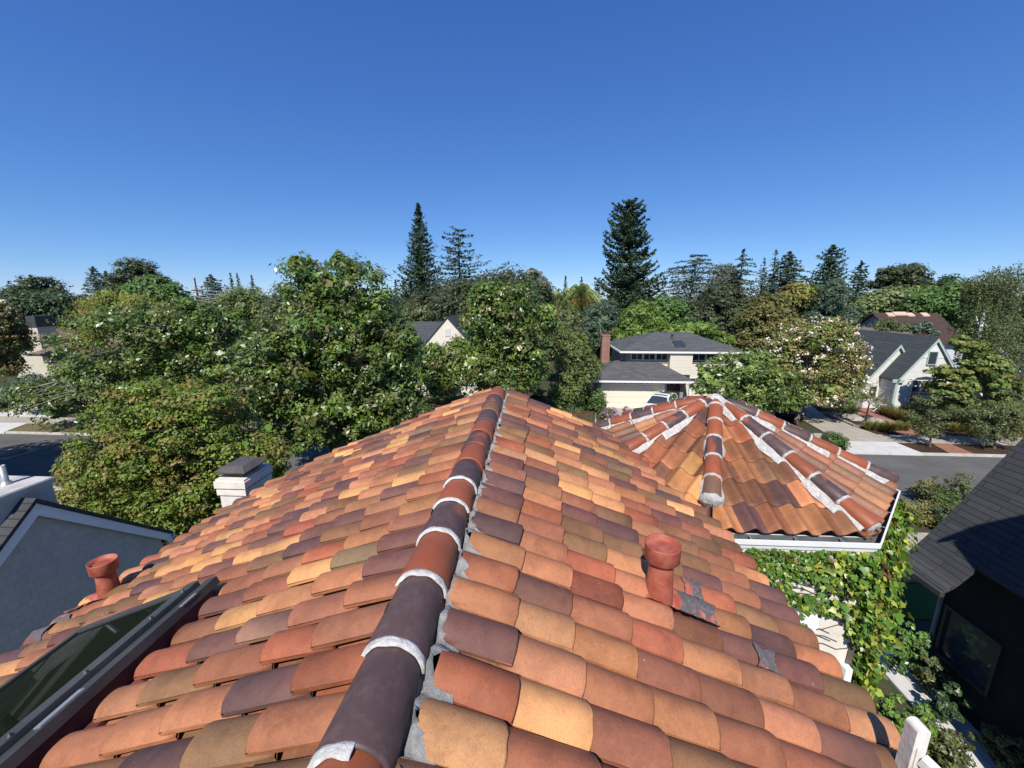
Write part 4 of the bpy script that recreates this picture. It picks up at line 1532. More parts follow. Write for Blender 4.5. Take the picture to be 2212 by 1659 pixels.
mb = MB()
c_ = on_upper(1659, 792, 0)
c_ = on_upper((2250 + 1565 / 3.687) / 1.823, (1250 + 395 / 3.687) / 1.823, 0.0)
s_ = (5.98 - 4.66) / 3.725
v = []
for dz in (0.02, 0.14):
    for dx, dy in ((-.42, -.5), (.42, -.5), (.42, .5), (-.42, .5)):
        v.append((c_[0] + dx, c_[1] + dy, c_[2] + dy * s_ + dz))
mb.add(v, [(3, 2, 1, 0), (4, 5, 6, 7), (0, 1, 5, 4), (1, 2, 6, 5), (2, 3, 7, 6), (3, 0, 4, 7)])
skl = mb.build("skylight", MT["bronze"], upr)
mb = MB()
mb.add([(c_[0] + dx, c_[1] + dy, c_[2] + dy * s_ + 0.146) for dx, dy in ((-.33, -.4), (.33, -.4), (.33, .4), (-.33, .4))], [(0, 1, 2, 3)])
mb.build("pane", MT["glass"], upr)
mb = MB()
c_ = on_upper((2250 + 1462 / 3.687) / 1.823, (1250 + 300 / 3.687) / 1.823, 0.0)
mb.lathe((c_[0], c_[1], c_[2] - 0.05), [(0.2, 0.03), (0.08, 0.08), (0.07, 0.32), (0.12, 0.32), (0.12, 0.42), (0.0, 0.44)], 14)
mb.build("roof_vent", MT["bronze"], upr)
mb = MB()
mb.box(3.2, 6.1, 38.6, 42.5, 0, 2.3)
mb.build("rear_wall", MT["greywall"], H4)
mb = MB()
hip_roof(mb, 2.9, 6.28, 38.2, 43, 2.3, 3.7)
mb.build("rear_roof", MT["sh_grey"], H4)

# pale slatted shade roof behind the two storey house
pp = atY(1592, 779, 47)
PG = thing("shade_canopy", (pp[0], 47, 0), "pale slatted patio canopy showing behind the grey hip roof", "canopy")
mb = MB()
for i in range(12):
    mb.beam((pp[0] - 1.9, 45.6 + i * 0.25, pp[2] - 0.35 + 0.06 * i), (pp[0] + 2.3, 45.6 + i * 0.25, pp[2] - 0.35 + 0.06 * i), 0.19, 0.04)
mb.build("slats", MT["shade"], PG)
for dx in (-1.8, 2.2):
    for y in (45.7, 48.2):
        mb = MB()
        mb.box(pp[0] + dx - 0.06, pp[0] + dx + 0.06, y - 0.06, y + 0.06, 0, pp[2] - 0.4 + (0.5 if y > 47 else 0.0))
        mb.build("post", MT["white"], PG)

# ---------- white cottage on the right
H5 = thing("white_cottage", (30, 36, 0), "white painted brick cottage with two steep gables and slate blue roof behind young trees", "house")
gz = 0.12
mb = MB()
gable_solid(mb, 28.25, 32.65, 32.0, 44.0, gz, 2.95, 6.02)
mb.build("front_wall", MT["whitewall"], H5)
mb = MB()
gable_solid(mb, 27.2, 31.1, 33.5, 38.0, gz, 2.67, 5.38)
mb.build("entry_wall", MT["whitewall"], H5)
mb = MB()
mb.box(25.2, 28.2, 38.05, 43.5, gz, 2.6)
mb.build("side_wall", MT["whitewall"], H5)
mb = MB()
roof_pair(mb, 28.25, 32.65, 32.0, 44.0, 2.95, 6.02, 0.18, 0.10, 0.16)
roof_pair(mb, 27.2, 31.1, 33.5, 38.0, 2.67, 5.38, 0.18, 0.10, 0.16)
mb.build("roof", MT["sh_blue"], H5)
mb = MB()
hip_roof(mb, 24.8, 30.0, 37.7, 44.0, 2.61, 4.6)
mb.build("side_roof", MT["sh_blue"], H5)


def rake(mb, x0, x1, y, ze, zt, ov, wd=0.16, mi=0):
    xm = (x0 + x1) / 2
    s = (zt - ze) / (xm - x0)
    for xa, xb in ((x0 - ov, xm), (x1 + ov, xm)):
        za = ze - s * ov
        q = [(xa, y, za - wd), (xb, y, zt - wd * 1.4), (xb, y, zt + 0.01), (xa, y, za + 0.01)]
        mb.prism(q, (0, -0.05, 0), mi)


mb = MB()
rake(mb, 28.25, 32.65, 31.85, 2.95, 6.02, 0.18)
rake(mb, 27.2, 31.1, 33.35, 2.67, 5.38, 0.18)
mb.build("barge_board", MT["greentrim"], H5)
mb = MB()
xm, zc = 30.45, 4.55
hw = (6.02 - zc) / 3.07 * 2.2
mb.prism([(xm - hw, 31.998, zc), (xm + hw, 31.998, zc), (xm, 31.998, 6.0)], (0, -0.03, 0))
mb.build("gable_siding", MT["siding_w"], H5)
window(H5, 30.05, 30.75, 31.965, 4.0, 5.05, MT["greentrim"], (1, 1), 0.06, 0.06)
# big arched window
mb = MB()
arch = [(29.35, 0.85), (31.25, 0.85), (31.25, 2.75), (30.95, 3.0), (30.3, 3.1), (29.65, 3.0), (29.35, 2.75)]
mb.prism([(x, 31.99, z) for x, z in arch], (0, -0.02, 0))
aw = mb.build("arched_window", MT["glass"], H5)
mb = MB()
for x in (29.35, 29.98, 30.62, 31.25):
    mb.box(x - 0.03, x + 0.03, 31.93, 31.965, 0.85, 2.8)
for z in (0.85, 1.35, 1.85, 2.35, 2.8):
    mb.box(29.33, 31.27, 31.935, 31.962, z - 0.025, z + 0.025)
mb.build("glazing_bars", MT["white"], aw)
mb = MB()
mb.box(28.05, 28.24, 31.86, 31.99, 0.15, 2.85)
mb.box(27.75, 28.6, 31.80, 31.90, 2.62, 2.86)
mb.build("downspout", MT["greentrim"], H5)
window(H5, 27.55, 28.05, 33.5, 1.0, 1.95, MT["wood"], (1, 2), 0.05, 0.05)

# ---------- long brown roof behind the cottage
a_, b_ = atY((3300 + 580 / 4.022) / 1.823, (1200 + 150 / 4.022) / 1.823, 54), atY((3300 + 1450 / 4.022) / 1.823, (1200 + 150 / 4.022) / 1.823, 54)
H6 = thing("brown_roof_house", (float(a_[0] + b_[0]) / 2, 54, 0), "pale house with long dark brown roof and a row of roof vents behind the cottage", "house")
X0, X1, ZT6 = float(a_[0]), float(b_[0]), float(a_[2])
ze6 = ZT6 - 3.1
mb = MB()
mb.prism([(X0, 49.6, 0), (X0, 58.4, 0), (X0, 58.4, ze6), (X0, 54, ZT6 - 0.1), (X0, 49.6, ze6)][::-1], (X1 - X0 + 0.6, 0, 0))
mb.build("wall", mat("pale blue grey wall", (0.50, 0.53, 0.56), 0.85, 0.06, 4), H6)
mb = MB()
for sg in (-1, 1):
    q = [(X0 - 0.3, 54, ZT6), (X0 - 0.3, 54 + sg * 4.9, ze6 - 0.25), (X0 - 0.3, 54 + sg * 4.9, ze6 - 0.1), (X0 - 0.3, 54, ZT6 + 0.17)]
    mb.prism(q if sg > 0 else q[::-1], (X1 - X0 + 1.2, 0, 0))
rf6 = mb.build("roof", MT["sh_brown"], H6)
for (x, y) in ((820, 180), (925, 165), (1030, 165), (1135, 180), (1368, 180)):
    s6 = 3.1 / 4.4
    d = ray((3300 + x / 4.022) / 1.823, (1200 + y / 4.022) / 1.823)
    t = (ZT6 - 54 * s6 - 9.0) / (d[2] - d[1] * s6)
    c_ = CAM + d * t
    mb = MB()
    mb.prism([(c_[0] - 0.4, c_[1] - 0.3, c_[2] - 0.25), (c_[0] - 0.4, c_[1] + 0.3, c_[2] + 0.15), (c_[0] - 0.4, c_[1] + 0.25, c_[2] + 0.42), (c_[0] - 0.4, c_[1] - 0.3, c_[2] + 0.10)][::-1], (0.8, 0, 0))
    mb.build("roof_vent", mat("tan roof vent", (0.55, 0.40, 0.30), 0.6, 0.1), rf6)

# ---------- grey roofed bungalow between cottage and brown roof
g0 = atY(1960, 707, 47)
H8 = thing("grey_bungalow", (36, 48, 0), "low bungalow with weathered taupe roof tucked behind the cottage ridge", "house")
mb = MB()
mb.box(31.5, 43.5, 45.6, 50.4, 0, 4.0)
mb.build("wall", MT["beige"], H8)
mb = MB()
hip_roof(mb, 31.0, 44.0, 45.0, 51.0, 4.0, 5.75)
mb.build("roof", mat_shingle("taupe shingles", (0.15, 0.13, 0.115), (0.19, 0.165, 0.145), 0.5, 0.22), H8)

# ---------- white gabled house between the magnolias
H3 = thing("white_gable_house", (-7, 40, 0), "white gabled house with dark slate roof glimpsed between the magnolias", "house")
ap = atY(966, 687, 36)
hw3 = 3.1
zt3 = float(ap[2])
mb = MB()
gable_solid(mb, ap[0] - hw3, ap[0] + hw3, 36.0, 43, 0, zt3 - 3.5, zt3)
mb.build("wall", MT["stucco"], H3)
mb = MB()
roof_pair(mb, ap[0] - hw3, ap[0] + hw3, 36.0, 43.0, zt3 - 3.5, zt3, 0.12, 0.10, 0.10)
mb.build("roof", MT["sh_blue"], H3)
mb = MB()
rz = float(atY(910, 697, 40)[2])
q = [(ap[0] - 9.0, 40.0, rz), (ap[0] - 9.0, 37.0, rz - 3.0), (ap[0] - 9.0, 37.0, rz - 2.88), (ap[0] - 9.0, 40.0, rz + 0.12)]
mb.prism(q[::-1], (13, 0, 0))
mb.prism([(x, 80 - y, z) for x, y, z in q], (13, 0, 0))
mb.build("side_roof", MT["sh_blue"], H3)
mb = MB()
mb.box(ap[0] - 8.7, ap[0] + 3.8, 37.3, 42.7, 0, rz - 2.75)
mb.build("side_wall", MT["stucco"], H3)
mb = MB()
for i in range(7):
    mb.box(ap[0] - 0.24, ap[0] + 0.24, 35.95, 35.99, zt3 - 1.62 + i * 0.11, zt3 - 1.55 + i * 0.11)
mb.build("gable_vent", MT["white"], H3)
pq = atY((900 + 1655 / 2.011) / 1.823, (750 + 1470 / 2.011) / 1.823, 33.5)
mb = MB()
hip_roof(mb, pq[0] - 1.6, pq[0] + 1.2, 32.8, 36.0, pq[2] - 0.1, pq[2] + 0.85)
mb.build("porch_roof", MT["sh_blue"], H3)
for dx in (-1.4, 1.0):
    mb = MB()
    mb.box(pq[0] + dx - 0.07, pq[0] + dx + 0.07, 33.0, 33.14, 0, pq[2] - 0.1)
    mb.build("porch_post", MT["wood"], H3)
window(H3, pq[0] - 0.7, pq[0] + 0.3, 36.0, 0.9, 2.2, MT["white"], (2, 2), 0.07, 0.06)
window(H3, ap[0] + 1.2, ap[0] + 2.4, 36.0, 0.9, 2.2, MT["white"], (2, 2), 0.07, 0.06)

# ---------- beige house at the far left
zq = lambda x, y: ((x / 3.687) / 1.823, (1100 + y / 3.687) / 1.823)
H2 = thing("beige_house", (-41, 36, 0), "beige house with tan roof and tall square chimney at the left edge", "house")
a_ = atY(*zq(540, 1075), 33.0)
b_ = atY(*zq(950, 1050), 33.0)
mb = MB()
mb.box(a_[0], a_[0] + 9, 33.3, 41, 0, a_[2])
mb.box(a_[0] - 6, a_[0] + 0.2, 35.5, 41, 0, a_[2] + 0.5)
mb.build("wall", MT["beige"], H2)
mb = MB()
hip_roof(mb, a_[0] - 0.5, a_[0] + 9.5, 32.7, 41.5, a_[2], a_[2] + 2.1)
mb.prism([(a_[0] - 6.5, 35.2, a_[2] + .2), (a_[0] + 1.0, 35.2, a_[2] + .2), (a_[0] - 2.5, 35.2, a_[2] + 1.9)], (0, 6, 0))
mb.build("roof", MT["sh_tan"], H2)
mb = MB()
mb.box(a_[0] - 0.56, a_[0] + 9.56, 32.62, 32.70, a_[2] - 0.2, a_[2] + 0.02)
mb.build("fascia", MT["bronze"], H2)
c0, c1 = atY(*zq(520, 1000), 33.5), atY(*zq(615, 1000), 33.5)
ct = atY(*zq(480, 690), 33.5)
mb = MB()
mb.box(c0[0] - 0.1, c1[0] + 0.1, 33.4, 34.9, a_[2], ct[2])
chm = mb.build("chimney", MT["beige"], H2)
mb = MB()
mb.box(c0[0] - 0.18, c1[0] + 0.18, 33.32, 34.98, ct[2], ct[2] + 0.42)
mb.box(c0[0] - 0.12, c1[0] + 0.12, 33.38, 34.92, ct[2] + 0.422, ct[2] + 0.95)
mb.build("chimney_cap", MT["bronze"], chm)
w0, w1 = atY(*zq(735, 1215), 33.3), atY(*zq(890, 1090), 33.3)
window(H2, w0[0], w1[0], 33.3, w0[2], w1[2], MT["bronze"], (2, 1), 0.09, 0.06)

# ---------- far left house with orange roof and white parapet
p_ = atY(40, 660, 62)
H9 = thing("orange_roof_house", (float(p_[0]), 64, 0), "distant house with orange tile roof and white chimneys among trees far left", "house")
mb = MB()
mb.box(p_[0] - 7, p_[0] + 7, 60, 68, 0, p_[2] - 1.2)
mb.build("wall", MT["stucco"], H9)
mb = MB()
hip_roof(mb, p_[0] - 7.6, p_[0] + 7.6, 59.4, 68.6, p_[2] - 1.2, p_[2] + 1.0)
mb.build("roof", MT["orange_tile"], H9)
for u, dz in ((15, 0.6), (78, 0.9)):
    q = atY(u, 655, 63)
    mb = MB()
    mb.box(q[0] - (1.5 if u < 20 else 0.6), q[0] + (1.5 if u < 20 else 0.6), 62, 63.4, 3, q[2] + dz)
    mb.build("chimney", MT["stucco"], H9)

# ================================================================== VEGETATION
def leaf_cloud(C, Nrm, size, asp, col):
    """rhombic leaves at C with normals Nrm"""
    n = len(C)
    t = unit(rng.normal(size=(n, 3)))
    t = unit(t - Nrm * np.sum(t * Nrm, axis=1, keepdims=True))
    b = np.cross(Nrm, t)
    s = np.asarray(size).reshape(-1, 1) * np.ones((n, 1))
    V = np.empty((n, 4, 3))
    V[:, 0] = C - t * s * 0.5
    V[:, 1] = C + b * s * 0.5 * asp + Nrm * s * 0.06
    V[:, 2] = C + t * s * 0.5
    V[:, 3] = C - b * s * 0.5 * asp + Nrm * s * 0.06
    return V.reshape(-1, 3), np.arange(n * 4).reshape(-1, 4), col


def ball(n):
    p = rng.normal(size=(n, 3))
    return unit(p) * (rng.random((n, 1)) ** (1 / 3))


def crown_points(lobes, n, clump, flat=0.75, shell=(0.45, 1.0), pal=None, pvar=0.16, per=42):
    """lobes: (centre, radii). Leaves gathered in clumps over the lobes."""
    vol = np.array([l[1][0] * l[1][1] + l[1][0] * l[1][2] + l[1][1] * l[1][2] for l in lobes])
    w_ = vol / vol.sum()
    nc = max(4, int(n / per))
    idx = rng.choice(len(lobes), size=nc, p=w_)
    ctr = np.array([l[0] for l in lobes])[idx]
    rad = np.array([l[1] for l in lobes])[idx]
    dirs = unit(rng.normal(size=(nc, 3)))
    rr = shell[0] + (shell[1] - shell[0]) * rng.random((nc, 1)) ** 0.55
    cc = ctr + dirs * rad * rr
    cs = clump * (0.6 + 0.8 * rng.random(nc))
    ccol = np.array(pal)[rng.integers(0, len(pal), nc)] * (1 + rng.normal(0, pvar, (nc, 1)))
    m = per
    off = ball(nc * m).reshape(nc, m, 3)
    P = cc[:, None, :] + off * cs[:, None, None] * np.array([1, 1, flat])
    outw = unit(P - (ctr[:, None, :]))
    Nn = unit(0.75 * unit(off) + 0.40 * outw + np.array([0, -0.25, 0.60]) + 0.42 * rng.normal(size=P.shape))
    colr = ccol[:, None, :] * (1 + rng.normal(0, 0.15, (nc, m, 1))) * (1 + rng.normal(0, 0.05, (nc, m, 3)))
    return P.reshape(-1, 3), Nn.reshape(-1, 3), np.clip(colr.reshape(-1, 3), 0.004, 0.9)


def px_lobes(lobes, Y, deep=0.9):
    out = []
    for l in lobes:
        u, v, ru, rv = l[:4]
        y = Y + (l[4] if len(l) > 4 else 0)
        c = atY(u, v, y)
        s = depth(c) / FPX
        out.append((c, np.array([ru * s, max(ru, rv) * s * deep, rv * s])))
    return out


LB = 1.62
GREEN = dict(
    magnolia=[(0.056, 0.094, 0.016), (0.074, 0.116, 0.020), (0.040, 0.070, 0.014), (0.090, 0.122, 0.024), (0.085, 0.088, 0.026)],
    maple=[(0.090, 0.128, 0.016), (0.108, 0.134, 0.018), (0.125, 0.118, 0.022), (0.072, 0.115, 0.016), (0.145, 0.112, 0.028), (0.100, 0.138, 0.020), (0.085, 0.125, 0.018)],
    oak=[(0.036, 0.048, 0.020), (0.044, 0.055, 0.024), (0.030, 0.040, 0.018)],
    yellow=[(0.145, 0.160, 0.026), (0.120, 0.150, 0.026), (0.165, 0.165, 0.034)],
    green=[(0.055, 0.105, 0.022), (0.068, 0.118, 0.028), (0.048, 0.090, 0.022)],
    bright=[(0.085, 0.140, 0.022), (0.105, 0.155, 0.028), (0.075, 0.125, 0.024)],
    dark=[(0.030, 0.055, 0.020), (0.038, 0.066, 0.024), (0.024, 0.044, 0.018)],
    bluegreen=[(0.050, 0.080, 0.048), (0.062, 0.095, 0.058), (0.042, 0.068, 0.040)],
    brown=[(0.092, 0.085, 0.024), (0.082, 0.086, 0.024), (0.105, 0.088, 0.026), (0.070, 0.078, 0.022)],
    olive=[(0.072, 0.085, 0.030), (0.085, 0.095, 0.034), (0.060, 0.072, 0.028)],
    grey=[(0.095, 0.105, 0.075), (0.115, 0.125, 0.09), (0.08, 0.09, 0.065)],
    needle=[(0.034, 0.055, 0.030), (0.042, 0.064, 0.034), (0.028, 0.045, 0.026)],
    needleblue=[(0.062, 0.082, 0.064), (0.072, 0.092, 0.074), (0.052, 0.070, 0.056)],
    grass=[(0.115, 0.115, 0.030), (0.14, 0.125, 0.04), (0.085, 0.10, 0.026), (0.17, 0.14, 0.055)],
)

for _k in GREEN:
    GREEN[_k] = [tuple(x * LB for x in c) for c in GREEN[_k]]


def limbs(mb, base, lobes, r0, mi=0, fork=0.45, n=7, maxn=9):
    base = np.array(base, float)
    cen = np.mean([l[0] for l in lobes], axis=0)
    low = min(l[0][2] - l[1][2] * 0.6 for l in lobes)
    fz = base[2] + max(0.6, (low - base[2]) * 0.9) if low > base[2] + 1 else base[2] + (cen[2] - base[2]) * fork
    fk = np.array([base[0] + (cen[0] - base[0]) * 0.25, base[1] + (cen[1] - base[1]) * 0.25, fz])
    mid = (base + fk) / 2 + rng.normal(0, 0.04, 3)
    mb.tube([base, mid, fk], [r0 * 1.25, r0, r0 * 0.85], n, mi)
    for l in lobes[:maxn]:
        e = l[0] + np.array([0, -l[1][1] * 0.25, l[1][2] * 0.45])
        m1 = fk + (e - fk) * 0.4 + np.array([0, 0, 0.12 * np.linalg.norm(e - fk)]) + rng.normal(0, 0.06, 3)
        m2 = fk + (e - fk) * 0.75 + np.array([0, 0, 0.08 * np.linalg.norm(e - fk)]) + rng.normal(0, 0.08, 3)
        mb.tube([fk - (fk - mid) * 0.03, m1, m2, e], [r0 * 0.6, r0 * 0.36, r0 * 0.2, r0 * 0.05], 6, mi)
        for _ in range(4):
            q = e + (unit(rng.normal(size=3)) * l[1]) * 0.92
            mb.tube([m2, (m2 + q) / 2 + rng.normal(0, 0.08, 3), q], [r0 * 0.18, r0 * 0.10, r0 * 0.03], 5, mi)


def broadleaf(name, label, lobes_px, Y, pal, n, leaf, asp=0.5, clump=0.5, base=None, r0=0.16, mleaf="leaf", bark="bark",
              cat="tree", group=None, flat=0.75, shell=(0.45, 1.0), core=0.16, deep=0.9, trunk=True, flowers=None, pvar=0.16, fper=3):
    n = int(n * 1.7)
    if not isinstance(pal, str):
        pal = [tuple(x * LB for x in c) for c in pal]
    L = px_lobes(lobes_px, Y, deep)
    cen = np.mean([l[0] for l in L], axis=0)
    if base is None:
        b = np.array([cen[0], Y, 0.0])
    else:
        b = np.array(base, float)
    root = thing(name, b, label, cat, group)
    P, N_, Cc = crown_points(L, n, clump, flat, shell, GREEN[pal] if isinstance(pal, str) else pal, pvar)
    sz = leaf * (0.55 + 0.9 * rng.random(len(P)) ** 1.5)
    V, F, c = leaf_cloud(P, N_, sz, asp, Cc)
    if core > 0:     # bigger leaves deeper inside so that the crown is not see-through
        k = int(len(P) * core)
        Pc, Nc, C2 = crown_points(L, k, clump, flat, (0.0, 0.62), GREEN[pal] if isinstance(pal, str) else pal, pvar)
        V2, F2, c2 = leaf_cloud(Pc, Nc, leaf * 2.1 * (0.7 + 0.6 * rng.random(len(Pc))), 0.75, C2)
        F = np.vstack([F, F2 + len(V)])
        V = np.vstack([V, V2])
        c = np.vstack([c, c2])
    crown = fast_mesh("crown", V, F, MT[mleaf], root, tint=c)
    if flowers:
        nf, fs, fc = flowers
        Pf, Nf, _ = crown_points(L, nf, clump * 0.5, 0.9, (0.90, 1.06), [(1, 1, 1)], 0, fper)
        Vf, Ff, cf = leaf_cloud(Pf, Nf, fs * (0.7 + 0.6 * rng.random(len(Pf))), 0.8, np.array(fc)[None] * (1 + rng.normal(0, 0.08, (len(Pf), 1))))
        fast_mesh("blossom", Vf, Ff, MT["flower"], crown, tint=np.clip(cf, 0, 0.9))
    if trunk:
        mb = MB()
        limbs(mb, b, L, r0)
        mb.build("trunk", MT[bark], root, uv=False)
    return root


def conifer(name, label, u, v_top, Y, hw, pal="needle", levels=46, per=7, droop=0.25, tip=0.15, dens=26, needle=0.42, low=0.12, prof=1.0, sway=0.0,
            gap=0.0, lean=0.0, group=None, flatness=0.28, asp=0.34, top_blunt=0.03, irregular=0.22, cat="tree"):
    top = atY(u, v_top, Y)
    H = float(top[2])
    Wd = hw * depth(top) / FPX
    b = np.array([top[0] - lean * H, Y, 0.0])
    root = thing(name, b, label, cat, group)
    Ps, Ns, Cs, Sz = [], [], [], []
    P_ = np.array(GREEN[pal] if isinstance(pal, str) else pal)
    mb = MB()

    def axis(z):
        f = z / H
        return np.array([b[0] + lean * H * f ** 1.6 + sway * math.sin(f * 5) * 0.3, Y + sway * math.cos(f * 4) * 0.3, z])
    mb.tube([axis(H * f) for f in (0, 0.25, 0.5, 0.75, 0.92, 1.0)], [H * 0.014 + .1, H * 0.012 + .06, H * 0.009 + 0.03, H * 0.006, H * 0.003, 0.02], 8)
    for i in range(levels):
        f = i / (levels - 1)
        z = H * (low + (1 - low) * f)
        g = 1 - f
        L0 = Wd * (top_blunt + (1 - top_blunt) * g ** prof)
        if rng.random() < gap:
            continue
        np_ = max(3, int(per * (0.5 + 0.6 * g)))
        a0 = rng.uniform(0, 2 * PI)
        for k in range(np_):
            a = a0 + 2 * PI * k / np_ + rng.normal(0, 0.25)
            L = L0 * max(0.25, 1 + rng.normal(0, irregular))
            m = max(5, int(dens * (0.25 + 0.75 * L / Wd)))
            t = np.sort(rng.random(m)) ** 0.8
            d = np.array([math.cos(a), math.sin(a), 0])
            s = np.array([-math.sin(a), math.cos(a), 0])
            zz = -droop * L * t + (droop + tip) * L * t ** 2.6
            zoff = rng.normal(0, 0.02 * H / levels * 10)
            pts = axis(z)[None] + d[None] * (L * t)[:, None] + np.array([0, 0, 1.0])[None] * (zz + zoff)[:, None]
            wob = rng.normal(0, 1, (m, 1)) * (0.16 * L * (0.3 + 0.7 * np.sin(t * PI)))[:, None]
            pts = pts + s[None] * wob + np.array([0, 0, 1.0]) * rng.normal(-0.05, 0.10, (m, 1)) * needle
            Ps.append(pts)
            nn = unit(np.array([0, 0, 1.0])[None] * (1 - flatness) + rng.normal(0, 0.45, (m, 3)) + d[None] * 0.2)
            Ns.append(nn)
            col = P_[rng.integers(0, len(P_))] * (1 + rng.normal(0, 0.14))
            Cs.append(np.clip(col[None] * (1 + rng.normal(0, 0.15, (m, 1))), 0.004, 0.6))
            Sz.append(needle * (0.7 + 0.7 * rng.random(m)))
            if L > 0.35 * Wd and k % 2 == 0:
                e = axis(z) + d * L * 0.85 + np.array([0, 0, -droop * L * 0.85 + (droop + tip) * L * 0.85 ** 2.6 + zoff])
                mm_ = axis(z) + d * L * 0.45 + np.array([0, 0, -droop * L * 0.45 + (droop + tip) * L * 0.45 ** 2.6 + zoff])
                mb.tube([axis(z), mm_, e], [0.03 + 0.0025 * H * g, 0.03 + 0.001 * H, 0.015], 4, cap=False)
    V, F, c = leaf_cloud(np.vstack(Ps), np.vstack(Ns), np.concatenate(Sz), asp, np.vstack(Cs))
    fast_mesh("crown", V, F, MT["needle"], root, tint=c)
    mb.build("trunk", MT["bark_d"], root, uv=False)
    return root


def palm(label, u, v, Y, r_px, base_u, nf=26, dead=0.25):
    c = atY(u, v, Y)
    R_ = r_px * depth(c) / FPX
    bb = atY(base_u, v, Y)
    root = thing("palm_tree", (bb[0], Y, 0), label, "palm", "palms beyond the street")
    mb = MB()
    mb.tube([(bb[0], Y, 0), ((bb[0] + c[0]) / 2, Y, c[2] * 0.5), (c[0], Y, c[2] - 0.2)], [0.24, 0.2, 0.2], 9)
    mb.build("trunk", MT["bark"], root, uv=False)
    Vs, Fs, Cs = [], [], []
    n0 = 0
    for i in range(nf):
        a = rng.uniform(0, 2 * PI)
        el = rng.uniform(-0.35, 1.25)
        d = np.array([math.cos(a) * math.cos(el), math.sin(a) * math.cos(el), math.sin(el)])
        col = np.array((0.30, 0.37, 0.16)) if not (el < 0.35 and rng.random() < dead * 2) else np.array((0.34, 0.27, 0.06))
        L = R_ * rng.uniform(0.85, 1.15)
        side = unit(np.cross(d, (0, 0, 1)))
        for t in np.linspace(0.12, 1, 34):
            p = c + d * L * t + np.array([0, 0, -1]) * L * 0.75 * t ** 2.2
            for sg in (-1, 1):
                ll = L * 0.30 * (1 - 0.55 * t)
                q = p + side * sg * ll * 0.55 + np.array([0, 0, -ll * 0.95]) + d * ll * 0.4 + rng.normal(0, 0.05, 3)
                w2 = unit(np.cross(q - p, side)) * 0.05
                Vs += [p, (p + q) / 2 + w2, q, (p + q) / 2 - w2]
                Fs.append([n0, n0 + 1, n0 + 2, n0 + 3])
                n0 += 4
                Cs.append(col * (1 + rng.normal(0, 0.15)))
    fast_mesh("fronds", np.array(Vs), np.array(Fs), MT["leaf"], root, tint=np.clip(np.array(Cs), 0.01, 0.6))
    return root


def tufts(name, label, spots, h, n, pal="grass", cat="plant", group=None, spread=0.35, width=0.02):
    Vs, Fs, Cs = [], [], []
    n0 = 0
    P_ = np.array(GREEN[pal])
    for (x, y, z0) in spots:
        for _ in range(n):
            a, r = rng.uniform(0, 2 * PI), rng.random() ** 0.7
            p = np.array([x, y, z0]) + np.array([math.cos(a), math.sin(a), 0]) * r * 0.10
            hh = h * rng.uniform(0.6, 1.1)
            e = p + np.array([math.cos(a) * spread * r * 1.3, math.sin(a) * spread * r * 1.3, hh * (1 - 0.25 * r)])
            m = (p + e) / 2 + np.array([0, 0, hh * 0.14])
            s = np.array([-math.sin(a), math.cos(a), 0]) * width
            Vs += [p - s, p + s, m + s * 0.9, m - s * 0.9, e]
            Fs.append([n0, n0 + 1, n0 + 2, n0 + 3])
            Fs.append([n0 + 3, n0 + 2, n0 + 4, n0 + 4])
            n0 += 5
            c = P_[rng.integers(0, len(P_))] * (1 + rng.normal(0, 0.15))
            Cs += [c, c]
    Fs = [[f[0], f[1], f[2], f[3]] if f[2] != f[3] else f for f in Fs]
    V = np.array(Vs)
    # make the tip faces real quads
    V2, F2 = [], []
    for k in range(0, len(Fs), 2):
        i = Fs[k][0]
        p0, p1, m1, m0, e = V[i:i + 5]
        b = len(V2)
        V2 += [p0, p1, m1, m0, e + (m1 - m0) * 0.06, e - (m1 - m0) * 0.06]
        F2 += [[b, b + 1, b + 2, b + 3], [b + 3, b + 2, b + 4, b + 5]]
    sp = np.mean(np.array(spots), axis=0)
    o = fast_mesh(name, np.array(V2), np.array(F2), MT["leaf"], None, base=(sp[0], sp[1], sp[2]), tint=np.clip(np.array(Cs), 0.01, 0.6))
    return tag(o, label, cat, group)


def shrub(label, pos, r, pal, n=1400, leaf=0.09, name="shrub", h=None, mleaf="leaf", group=None, flowers=None, asp=0.5, clump=None, cat="shrub"):
    x, y, z = pos
    h = h or r
    root = thing(name, (x, y, z), label, cat, group)
    L = []
    for k in range(5):
        a = rng.uniform(0, 2 * PI)
        q = 0.45 * r
        L.append((np.array([x + q * math.cos(a) * rng.random() * 1.4, y + q * math.sin(a) * rng.random() * 1.4, z + h * rng.uniform(0.45, 0.75)]), np.array([r * 0.62, r * 0.62, h * 0.5])))
    P, N_, Cc = crown_points(L, n, clump or r * 0.22, 0.8, (0.2, 1.0), GREEN[pal] if isinstance(pal, str) else pal)
    P[:, 2] = np.maximum(P[:, 2], z + 0.02)
    V, F, c = leaf_cloud(P, N_, leaf * (0.7 + 0.6 * rng.random(len(P))), asp, Cc)
    cr = fast_mesh("foliage", V, F, MT[mleaf], root, tint=c)
    if flowers:
        nf, fs, fc = flowers
        Pf, Nf, _ = crown_points(L, nf, r * 0.12, 0.9, (0.9, 1.1), [(1, 1, 1)], 0, 8)
        Vf, Ff, cf = leaf_cloud(Pf, Nf, fs * (0.7 + 0.6 * rng.random(len(Pf))), 0.8, np.array(fc)[None] * (1 + rng.normal(0, 0.1, (len(Pf), 1))))
        fast_mesh("blossom", Vf, Ff, MT["flower"], cr, tint=np.clip(cf, 0, 0.9))
    mb = MB()
    for k in range(4):
        e = L[k][0]
        mb.tube([(x, y, z), ((x + e[0]) / 2 + 0.03, (y + e[1]) / 2, z + h * 0.3), e], [0.03, 0.02, 0.006], 5)
    mb.build("stems", MT["bark"], root, uv=False)
    return root


